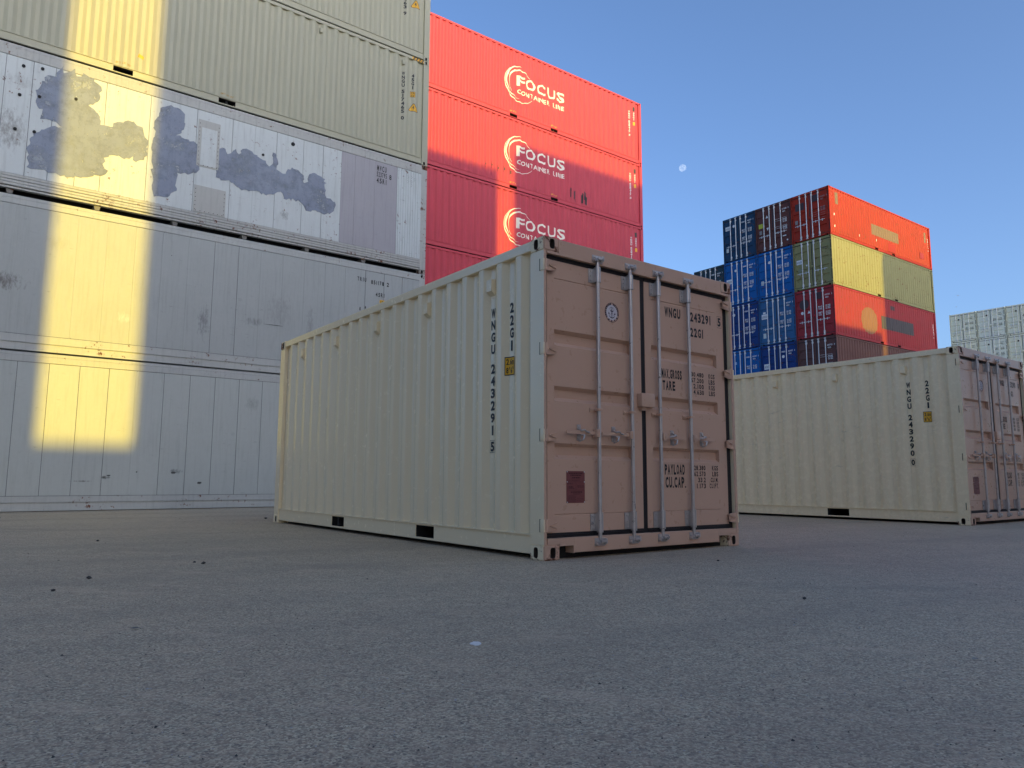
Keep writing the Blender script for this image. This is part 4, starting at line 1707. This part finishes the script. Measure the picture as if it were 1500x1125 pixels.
def shell_mesh(L, H):
    """complete corrugated box in one mesh, for boxes buried in a stack or behind the viewer"""
    mb = MB()
    for me in (g_side(L, H), flip_y(g_side(L, H)), g_toprail(L, H), flip_y(g_toprail(L, H)), g_bottomrail(L, H), flip_y(g_bottomrail(L, H)), g_front_wall(L, H), g_roof(L, H), g_floor(L, H), g_header(H), g_sill(), g_door(.066, 1.158, .14, 1.02, .206, H - .178, BANDSHC if H > 2.7 else BANDS20, ()), g_door(1.207, 2.338, 1.29, 2.22, .206, H - .178, BANDSHC if H > 2.7 else BANDS20, ())):
        mb.add([v.co[:] for v in me.vertices], [tuple(p.vertices) for p in me.polygons])
    for sy in (-1, 1):
        for me in (g_post_door(H, sy), g_post_front(L, H, sy)):
            mb.add([v.co[:] for v in me.vertices], [tuple(p.vertices) for p in me.polygons])
    for x in (0, L - .178):
        for y in (0, W - .162):
            for z in (0, H - .118):
                mb.box(x, x + .178, y, y + .162, z, z + .118)
    return mb.mesh('shipping_container', recalc=False)


def shell(label, group, loc, rot, L, H, mt):
    o = link('shipping_container', cached(('shell', L, H), lambda: shell_mesh(L, H)), None, mt)
    o.location = loc
    o.rotation_euler = (0, 0, rot)
    tag(o, label, 'shipping container', group)
    return o


for t in range(6):
    for c in range(4):
        if c == 3 and t == 5:
            continue
        loc = (CXo + CQ[0] * CW * c, CYo + CQ[1] * CW * c, t * HC)
        spec = mix_rows.get((t, c))
        if not spec or not spec[3]:
            shell('container low in the mixed stack, hidden behind the tan boxes', G_MIX, loc, CROT, L40, HC, spec[0] if spec else (c_navy, c_brown, c_blue, c_slate)[(t + c) % 4])
            continue
        m, lab, style, _ = spec
        r = thing('shipping_container', lab, 'shipping container', loc, CROT, G_MIX)
        body(r, L40, HC, m, sides=(0,))
        dl, dr = doors(r, HC, m, m_galv_far, BANDSHC, full=False)
        door_marks(dl, dr, style)
        if c == 0 and t in (5, 3, 2):
            if t == 5:
                ghost = plain('khaki_ghost', (.165, .095, .042), .6)
                pr = Print2D()
                pr.rect(4.55, 7.85, .95, 1.62)
                side_print(pr, 'painted_over_name', r, ghost, L40)
                pr = Print2D()
                pr.rect(.62, .95, 1.95, 2.65)
                side_print(pr, 'painted_over_code', r, ghost, L40)
                pr = Print2D()
                pr.rect(11.40, 11.65, 1.75, 2.45)
                side_print(pr, 'painted_over_code', r, ghost, L40)
                mb = MB()
                mb.box(6.45, 7.40, .006, .012, .24, .78)
                link('repair_plate', mb.mesh('repair_plate'), r, c_orange)
                mb = MB()
                mb.box(10.6, 11.1, .007, .013, .55, .95)
                link('repair_plate', mb.mesh('repair_plate'), r, c_maroon)
                pr = Print2D()
                pr.stack('603442 0', 11.78, 11.84, 2.1, .09, .12)
                for (x, z) in ((.5, 1.25), (.5, .55), (3.1, .5), (5.05, .6), (6.65, .5), (6.64, .42)):
                    pr.poly([(x, z), (x + .05, z - .02), (x + .06, z + .13), (x + .01, z + .11)])
                side_print(pr, 'white_marks', r, m_white, L40)
            elif t == 3:
                ghost = plain('khaki_ghost_pale', (.22, .085, .035), .6)
                pr = Print2D()
                pr.poly([(3.75 + .95 * math.cos(2 * math.pi * k / 28), 1.28 + .80 * math.sin(2 * math.pi * k / 28)) for k in range(28)])
                side_print(pr, 'painted_over_badge', r, ghost, L40)
                pr = Print2D()
                pr.rect(5.1, 9.15, 1.00, 1.78)
                side_print(pr, 'painted_over_name', r, plain('charcoal_ghost', (.036, .030, .037), .6), L40)
                pr = Print2D()
                pr.rect(6.35, 6.85, 2.30, 2.55)
                side_print(pr, 'painted_over_code', r, m_overpaint, L40)
                pr = Print2D()
                pr.stack('402761 1', 11.72, 11.79, 2.1, .10, .13)
                side_print(pr, 'side_lettering', r, m_white, L40)

# ------------------------------------------------------------------ pale stack far right
G_PALE = 'pale containers in the far stack at the right edge'
m_pale_box = paint('pale_green_white_paint', (.85, .85, .64), .5, .12, streak=.2, rust=.05, wave=.3)
m_pale_box2 = paint('pale_grey_white_paint', (.82, .85, .69), .5, .12, streak=.2, rust=.05, wave=.3)
pos = ('leftmost', 'middle', 'rightmost')
for c in range(3):
    for t in range(6):
        ux, uy = uv(79.6, 29.45 - c * 2.52)
        mt = m_pale_box2 if (c == 1) else m_pale_box
        if t < 4:
            shell('pale container low in the far stack, hidden behind the far tan box', G_PALE, (ux, uy, t * HC), YAW, L40, HC, mt)
            continue
        r = thing('shipping_container', 'pale grey green container, %s in the %s tier of the far stack' % (pos[c], 'top' if t == 5 else 'second'), 'shipping container', (ux, uy, t * HC), YAW, G_PALE)
        body(r, L40, HC, mt, sides=())
        dl, dr = doors(r, HC, mt, m_galv_far, BANDSHC, full=False)
        door_marks(dl, dr, st(dict(ST_STD, code='', ink=plain('dark_print', (.08, .1, .1), .6)), ('round', .85, 2.3, .08, 0, m_dark)))

# ------------------------------------------------------------------ row of stacks behind the viewer that shades the yard
G_BACK = 'containers stacked behind the photographer'
m_back = [cpaint('back_orange', (.62, .30, .18)), cpaint('back_cream', (.68, .58, .46)), cpaint('back_coral', (.58, .20, .15)), cpaint('back_beige', (.66, .55, .42))]


def back_stack(u0, v0, hs, seed, L=L40):
    rnd = random.Random(seed)
    z = 0
    x, y = uv(u0, v0 - W)
    for h in hs:
        shell('warm coloured container in the stacks behind the photographer', G_BACK, (x, y, z), YAW, L, h, rnd.choice(m_back))
        z += h


VB = -20.0                                     # front face of the shading row
S20 = 2.591


def tiers(z, v, face):
    """mix of high and standard boxes whose top edge throws the shadow line to height z on the wall at v"""
    want = z + (v - face) * SUN_T
    best = min(((abs(a * HC + b * S20 - want), a, b) for a in range(10) for b in range(10)))
    return (HC,) * best[1] + (S20,) * best[2]


V_L, V_F, V_C = 15.95, 21.47, 21.4
VK = VB - 2.5
left_h = tiers(12.25, V_F, VB)
g1 = 1.10 + (V_L - VB) * SUN_R                  # left jamb of the gap that lets the strip through
g2 = 15.40 + (V_F - VB) * SUN_R
g3 = 43.60 + (V_C - VB) * SUN_R
k1 = 2.68 + (V_L - VK + W) * SUN_R              # right jambs are set by the second row
k2 = 16.20 + (V_F - VK + W) * SUN_R
k3 = 44.10 + (V_C - VK + W) * SUN_R
back_stack(g1 - L40, VB, left_h, 1)
back_stack(g2 - L40, VB, left_h, 3)
back_stack(k1, VK, tiers(12.25, V_F, VB), 4)
back_stack(k2, VK, tiers(13.48, V_F, VK), 5)
back_stack(g3 - 2 * L40 - .08, VB, tiers(13.40, V_F, VB), 6)
back_stack(g3 - L40, VB, tiers(9.25, V_C, VB), 7)
back_stack(g3 - L40 - 2.4, VK, tiers(8.7, V_C, VK), 8)
back_stack(k3 + .1, VB, tiers(14.4, V_C, VB), 9)
back_stack(k3, VK, tiers(14.5, V_C, VK), 10)
for i, uc in enumerate((1.9 + 61 * SUN_R, 15.8 + 66 * SUN_R, 43.9 + 66 * SUN_R)):
    back_stack(uc - 6.1, VB - 17.0, tiers(1.2 if i == 0 else 2.0, V_L, VB - 17.0), 20 + i)

# unseen dark row added on the viewer's left to deepen shade on the ribs
m_left = [cpaint('left_rust', (.13, .06, .04)), cpaint('left_grey', (.10, .09, .08)), cpaint('left_brown', (.11, .07, .05))]
for i in range(9):
    for t in range(3):
        x, y = uv(-10.0 - L40, -11.0 + i * 2.5)
        shell('unseen dark container added left of the photographer to shade the ribs', 'unseen dark containers added left of the photographer', (x, y, t * HC), YAW, L40, HC, m_left[(i * 2 + t) % 3])

# ------------------------------------------------------------------ loose things on the asphalt
def stone_mesh(r, seed, flat=.6):
    rnd = random.Random(seed)
    bm = bmesh.new()
    bmesh.ops.create_icosphere(bm, subdivisions=1, radius=r)
    for v in bm.verts:
        v.co *= rnd.uniform(.7, 1.2)
        v.co.z *= flat
    zmin = min(v.co.z for v in bm.verts)
    for v in bm.verts:
        v.co.z -= zmin + r * .08
    me = bpy.data.meshes.new('pebble')
    bm.to_mesh(me)
    bm.free()
    me.materials.append(None)
    return me


def gpix(px, py):
    """ground point seen at a pixel of the photograph (used once to survey positions)"""
    d = fw + r2 * ((px - 750) / 1075.5) - u2 * ((py - 562.5) / 1075.5)
    t = -CAMH / d.z
    return (d.x * t, d.y * t)


m_stone = plain('dark_stone', (.06, .056, .052), .85)
m_stone_l = plain('light_stone', (.80, .79, .76), .8)
peb = (('dark pebble, the largest one left of the tan box', 130, 848, .030), ('flat dark chip left of the largest pebble', 78, 866, .022), ('dark pebble on the asphalt far left near the white container', 143, 793, .026), ('small dark pebble right of centre at left', 285, 824, .022), ('dark flat chip beside the small pebble', 298, 826, .03), ('dark pebble in front of the near tan doors', 1052, 822, .022), ('dark pebble on the bluish asphalt right of centre', 1178, 878, .020), ('lone dark pebble in the left foreground', 228, 1066, .008), ('dark pebble close behind the tan box rear corner', 389, 760, .04))
for i, (lab, px, py, r) in enumerate(peb):
    x, y = gpix(px, py)
    o = link('pebble', stone_mesh(r * .62, 40 + i, .55), None, m_stone)
    o.location = (x, y, 0)
    o.rotation_euler = (0, 0, i * 1.3)
    tag(o, lab, 'pebble', 'dark pebbles on the asphalt')
mb = MB()                                      # pale flattened scrap
rnd = random.Random(9)
n = 12
ring = [(.021 * math.cos(2 * math.pi * k / n) * rnd.uniform(.75, 1.15), .030 * math.sin(2 * math.pi * k / n) * rnd.uniform(.75, 1.15)) for k in range(n)]
mb.add([(x, y, .0035) for x, y in ring] + [(x * 1.1, y * 1.1, .0005) for x, y in ring], [tuple(range(n))] + [(k, (k + 1) % n, n + (k + 1) % n, n + k) for k in range(n)])
o = link('paint_flake', mb.mesh('paint_flake'), None, m_stone_l)
x, y = gpix(697, 943)
o.location = (x, y, 0)
tag(o, 'pale flattened flake lying on the asphalt at the bottom centre', 'flake')


def leaf(px, py, sz, rot, lab, mt):
    mb = MB()
    n = 7
    prof = [0, .5, .85, 1, .85, .5, 0]
    L_, R_, C_ = [], [], []
    for k in range(n):
        t = k / (n - 1)
        zz = .004 + .22 * sz * (t - .4) ** 2
        C_.append(((t - .5) * sz, 0, zz))
        L_.append(((t - .5) * sz, prof[k] * sz * .28, zz + prof[k] * sz * .14))
        R_.append(((t - .5) * sz, -prof[k] * sz * .28, zz + prof[k] * sz * .06))
    vs_ = C_ + L_ + R_
    fs_ = []
    for k in range(n - 1):
        fs_ += [(k, k + 1, n + k + 1, n + k), (k + 1, k, 2 * n + k, 2 * n + k + 1)]
    mb.add(vs_, fs_)
    mb.tube((sz * .5, 0, .004 + .22 * sz * .36), (sz * .68, .01 * sz, .003), .0012, 5)
    o = link('dry_leaf', mb.mesh('dry_leaf', recalc=False), None, mt)
    x_, y_ = gpix(px, py)
    o.location = (x_, y_, 0)
    o.rotation_euler = (0, 0, rot)
    tag(o, lab, 'leaf')


m_leaf = plain('dry_leaf_grey', (.30, .29, .25), .7)
leaf(1428, 967, .030, .5, 'curled dry leaf lying on the asphalt at the lower right', m_leaf)
leaf(197, 922, .038, .1, 'thin dry leaf lying on the asphalt at the left foreground', plain('dry_leaf_dark', (.16, .15, .13), .7))

mb = MB()                                      # scattered grit: one mass nobody could count
rnd = random.Random(21)
for _ in range(1500):
    py = 752 + 373 * rnd.random() ** 1.7
    px = rnd.uniform(-60, 1560)
    x, y = gpix(px, max(756, py))
    d = math.hypot(x, y)
    r = rnd.uniform(.0012, .0028) * (1 + .16 * d) * (1.7 if rnd.random() < .05 else 1)
    mb2 = [(x + r * math.cos(a) * rnd.uniform(.6, 1.2), y + r * math.sin(a) * rnd.uniform(.6, 1.2), 0) for a in (0, 1.25, 2.5, 3.7, 5.0)]
    top = (x + rnd.uniform(-.3, .3) * r, y + rnd.uniform(-.3, .3) * r, r * rnd.uniform(.5, .9))
    mb.add(mb2 + [top], [(k, (k + 1) % 5, 5) for k in range(5)], 0 if rnd.random() < .45 else 1)
o = link('grit', mb.mesh('grit', nm=2), None, m_stone, plain('grey_grit', (.45, .43, .40), .85))
o['kind'] = 'stuff'
tag(o, 'scattered dark grit and chips on the asphalt', 'grit')

# ------------------------------------------------------------------ moon and birds
md = Vector((.21638, .89299, .39463)).normalized()
bm = bmesh.new()
bmesh.ops.create_uvsphere(bm, u_segments=48, v_segments=24, radius=20.5)
me = bpy.data.meshes.new('moon')
bm.to_mesh(me)
bm.free()
me.polygons.foreach_set('use_smooth', [True] * len(me.polygons))
mm, nt, bs = nt_new('moon_dust')
tc = nd(nt, 'ShaderNodeTexCoord').outputs['Object']
c = mix(nt, ramp(nt, noise(nt, tc, .07, 4, .6), .42, .6), (.10, .106, .112), (.06, .068, .078))
df = nd(nt, 'ShaderNodeBsdfDiffuse')
nt.links.new(c, df.inputs[0])
tp = nd(nt, 'ShaderNodeBsdfTransparent')
ad = nd(nt, 'ShaderNodeAddShader')
nt.links.new(df.outputs[0], ad.inputs[0])
nt.links.new(tp.outputs[0], ad.inputs[1])
nt.links.new(ad.outputs[0], nt.nodes['Material Output'].inputs['Surface'])
me.materials.append(mm)
o = bpy.data.objects.new('moon', me)
COL.objects.link(o)
o.location = Vector((0, 0, CAMH)) + md * 4500
tag(o, 'pale gibbous moon in the blue sky right of the coral red stack', 'moon')


def bird(px, py, dist, span, bank, lab):
    d = (fw + r2 * ((px - 750) / 1075.5) - u2 * ((py - 562.5) / 1075.5)).normalized()
    mb = MB()
    segs = [(-.5, .02), (-.3, .07), (-.1, .11), (.1, .11), (.3, .08), (.42, .03), (.5, .06)]
    for (a, ra), (b, rb) in zip(segs, segs[1:]):
        mb.tube((a * span * .45, 0, 0), (b * span * .45, 0, 0), ra * span * .5, 8, 0, rb * span * .5, caps=False)
    for s in (-1, 1):
        pts = [(.06, 0, .02), (.10, .22, .13), (.02, .5, .06), (-.04, .28, .09), (-.10, .02, .02)]
        vs_ = [(x * span, s * y * span, z * span) for x, y, z in pts]
        vs_ += [(x, y, z - .008 * span) for x, y, z in vs_]
        fs_ = [(0, 1, 3, 4), (1, 2, 3), (5, 9, 8, 6), (6, 8, 7)] + [(k, (k + 1) % 5, 5 + (k + 1) % 5, 5 + k) for k in range(5)]
        mb.add(vs_, fs_)
    o = link('bird', mb.mesh('bird'), None, plain('gull_grey', (.22, .24, .27), .7))
    o.location = Vector((0, 0, CAMH)) + d * dist
    o.rotation_euler = (bank, .15, .9)
    tag(o, lab, 'bird', 'birds flying above the far pale stack')


bird(1403, 433, 150, .80, .3, 'upper one of two tiny birds flying above the pale far stack')
bird(1401, 449.5, 160, .62, -.4, 'lower one of two tiny birds flying above the pale far stack')

scene.render.engine = 'CYCLES'
scene.cycles.max_bounces = 8
scene.cycles.diffuse_bounces = 5
scene.cycles.use_denoising = True
